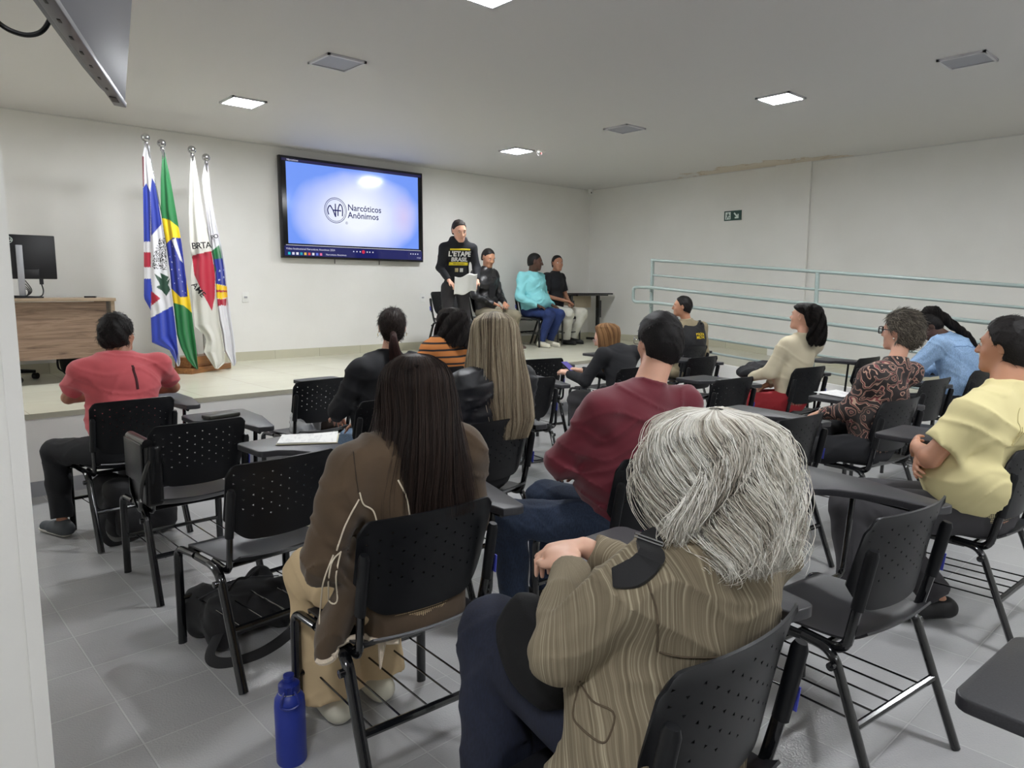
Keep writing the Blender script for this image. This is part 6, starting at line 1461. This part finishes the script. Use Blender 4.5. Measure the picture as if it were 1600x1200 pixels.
MB().tube(spline([(-0.18, 0.02, 0.20), (0.0, 0.0, 0.236), (0.18, -0.01, 0.20)], 20), 0.003, 6).build('zip', mat('zip grey', (60, 60, 64), 0.4), t)
# backpack under the coral man's chair
t = empty('backpack', (1.22, 4.80, 0), 0.15); tag(t, 'bulky black backpack on the floor under the chair of the man in coral', 'bag')
soft('bag_body', M_BLACKFAB, rsoft((0, 0, 0.19), (0.42, 0.34, 0.37), 0.08), None, 0, '', '', parent=t, amp=0.008, seed=6, cuts=FL)
soft('front_pocket', M_BLACKFAB, rsoft((0.0, -0.15, 0.12), (0.32, 0.12, 0.20), 0.05), None, 0, '', '', parent=t, amp=0.006, seed=7, cuts=FL)
MB().tube(spline([(-0.20, -0.1, 0.25), (-0.26, -0.16, 0.10), (-0.22, -0.2, 0.012), (-0.1, -0.2, 0.012)], 30), 0.02, 8, flat=0.25).build('strap', M_BLACKFAB, t)
# messenger bag on the empty chair behind the coral man
t = empty('messenger_bag', (1.23, 3.60, 0), 0.0); tag(t, 'black leather messenger bag standing on the left side of an empty chair seat', 'bag')
MB().box((-0.215, 0.17, 0.61), (0.085, 0.30, 0.30), bev=0.02).build('bag_body', M_BLACKLEA, t)
MB().box((-0.262, 0.17, 0.67), (0.012, 0.28, 0.20), bev=0.005).tube([(-0.235, 0.03, 0.765), (-0.235, 0.31, 0.765)], 0.026, 12).build('flap', M_BLACKLEA, t)
MB().tube(spline([(-0.225, 0.02, 0.72), (-0.275, 0.0, 0.60), (-0.285, 0.03, 0.47), (-0.27, 0.12, 0.44), (-0.262, 0.24, 0.50), (-0.25, 0.30, 0.62)], 36), 0.013, 8, flat=0.35).build('strap', M_BLACKLEA, t)
MB().tube([(-0.28, 0.01, 0.54), (-0.283, 0.01, 0.50)], 0.007, 8).build('strap_clip', M_CHROME, t)
def paper(x, y, z, w_, d_, rz, label, name='notebook', pages=0.006, cat='notebook'):
    t = empty(name, (x, y, z), rz); tag(t, label, cat)
    if pages > 0.003: MB().box((0, 0, 0.002), (w_*1.04, d_*1.02, 0.004), bev=0.001).build('cover', mat('notebook cover', (196, 190, 160), 0.6), t)
    n = 10; V = []; F = []
    for s_ in (0, 1):
        for j in range(n+1):
            for i in range(n+1):
                u, v = i/n-0.5, j/n-0.5; V.append((u*w_, v*d_, 0.0045+(pages if s_ else 0)+(0.004*max(0, u+0.2)**2*8*v if s_ else 0)))
    m_ = (n+1)**2
    for j in range(n):
        for i in range(n):
            a = j*(n+1)+i; F.append((a, a+n+1, a+n+2, a+1)); F.append((m_+a, m_+a+1, m_+a+n+2, m_+a+n+1))
    for i in range(n):
        F += [(i, i+1, m_+i+1, m_+i), (n*(n+1)+i+1, n*(n+1)+i, m_+n*(n+1)+i, m_+n*(n+1)+i+1), (i*(n+1), m_+i*(n+1), m_+(i+1)*(n+1), (i+1)*(n+1)), (i*(n+1)+n, (i+1)*(n+1)+n, m_+(i+1)*(n+1)+n, m_+i*(n+1)+n)]
    mesh('pages', V, F, M_PAPPR, t, 40); return t
m = NT('handwritten page'); v = m.coord(); wv = m.n('ShaderNodeTexWave'); wv.bands_direction = 'Y'; wv.inputs['Scale'].default_value = 38; wv.inputs['Distortion'].default_value = 1.0; m.l(v, wv.inputs['Vector'])
nz = m.noise(60, vec=m.coord(scale=(1, 0.3, 1)), detail=2)
m.base(m.mix(m.math('MULTIPLY', m.math('GREATER_THAN', wv.outputs['Fac'], 0.80), m.math('MULTIPLY', m.math('GREATER_THAN', nz, 0.55), 0.5)), L3((236, 236, 234)), L3((120, 124, 140)))); m.p.inputs['Roughness'].default_value = 0.7; M_PAPPR = m.m
paper(1.60, 3.20, 0.7715, 0.27, 0.20, -0.55, 'open white notebook lying on the writing tablet of an empty chair')
paper(5.08, 2.14, 0.7715, 0.20, 0.26, -0.4, 'white papers on the tablet in front of the woman in the paisley blouse', 'paper_sheets', 0.002, 'paper')
paper(6.36, 3.30, 0.7715, 0.20, 0.26, 0.3, 'white papers on the tablet in front of the woman in the cream sweater', 'paper_sheets', 0.002, 'paper')
o = MB().box((0, 0, 0.012), (0.19, 0.09, 0.022), bev=0.006).build('wallet', mat('dark olive leather', (42, 42, 34), 0.5)); o.location = (1.52, 4.10, 0.7715); o.rotation_euler = (0, 0, 0.2); tag(o, 'dark wallet on the writing tablet beside the messenger bag', 'wallet')
# bags on the front row seat
mp_ = NT('clear plastic film'); mp_.base(L3((205, 208, 210))); mp_.p.inputs['Roughness'].default_value = 0.2; mp_.p.inputs['Alpha'].default_value = 0.45
soft('plastic_bag', mp_.m, rsoft((0, 0, 0.075), (0.20, 0.12, 0.15), 0.035), (2.40, 4.84, 0.452), 0.1, 'clear plastic bag on the seat of an empty front row chair', 'bag', amp=0.010, seed=12, f=(30, 26, 22), cuts=FL, h=0.008)
soft('pouch', mat('brown pouch', (70, 58, 52), 0.7), rsoft((0, 0, 0.06), (0.20, 0.14, 0.11), 0.04), (2.60, 4.86, 0.452), -0.1, 'brown pouch beside the clear plastic bag on an empty chair seat', 'bag', amp=0.006, seed=13, cuts=FL)
m = NT('patterned pale cloth'); v_ = m.n('ShaderNodeTexVoronoi'); v_.inputs['Scale'].default_value = 28; m.l(m.coord(), v_.inputs['Vector']); m.base(m.ramp(v_.outputs['Distance'], [(0.35, L3((205, 206, 204))), (0.5, L3((70, 72, 80)))])); m.p.inputs['Roughness'].default_value = 0.8
soft('cloth_bag', m.m, rsoft((0, 0, 0.07), (0.24, 0.16, 0.14), 0.05), (3.70, 3.98, 0.452), 0.2, 'pale patterned cloth bag on the empty chair right of the blonde woman', 'bag', amp=0.008, seed=14, cuts=FL)
# coats on laps
def coat(loc, rz, prims, label, seed): return soft('coat', C_BLKC, prims, loc, rz, label, 'coat', amp=0.010, seed=seed, f=(14, 18, 12), h=0.009)
coat((6.02, 3.22, 0.80), 0.2, [('e', (0, 0, 0.0), (0.19, 0.15, 0.065)), ('e', (-0.16, 0.06, -0.03), (0.14, 0.12, 0.06)), ('c', (0.10, -0.10, -0.02), (0.0, -0.20, -0.20), 0.06, 0.05)], 'bundled black coat on the tablet before the woman in the cream sweater', 5)
coat((4.62, 2.06, 0.63), 0.35, [('e', (0, 0, 0.0), (0.17, 0.20, 0.06)), ('e', (-0.02, 0.18, -0.06), (0.15, 0.08, 0.12)), ('c', (-0.14, -0.02, -0.02), (-0.19, 0.04, -0.16), 0.07, 0.055)], 'black coat laid over the knees of the woman in the paisley blouse', 6)
# cup near the phone reader
t = MB().lathe([(0.001, 0), (0.026, 0), (0.034, 0.085), (0.032, 0.085), (0.025, 0.004), (0.001, 0.004)], n=20).build('plastic_cup', mp_.m); t.location = (5.18, 4.22, 0.771); tag(t, 'small translucent cup on the tablet beside the woman reading her phone', 'cup')
# backpack under the desk
t = empty('backpack', (1.74, 8.45, ZS), -0.2); tag(t, 'black backpack leaning under the wooden desk on the stage', 'bag')
soft('bag_body', M_BLACKFAB, rsoft((0, 0, 0.22), (0.36, 0.24, 0.43), 0.08), None, 0, '', '', parent=t, amp=0.007, seed=16, cuts=FL)
MB().tube(spline([(-0.12, -0.11, 0.38), (-0.19, -0.16, 0.25), (-0.20, -0.15, 0.10), (-0.12, -0.12, 0.04)], 24), 0.018, 8, flat=0.3).tube(spline([(0.06, -0.12, 0.38), (0.02, -0.17, 0.25), (0.02, -0.15, 0.08)], 24), 0.018, 8, flat=0.3).build('strap', M_BLACKFAB, t)
o = MB().tube(spline([(0.99, 8.4, ZS+0.75), (1.02, 8.45, ZS+0.45), (1.10, 8.6, ZS+0.2), (1.05, 8.83, ZS+0.3)], 30), 0.004, 6).build('cable', M_WHITE); tag(o, 'thin pale cable hanging below the wooden desk', 'cable')
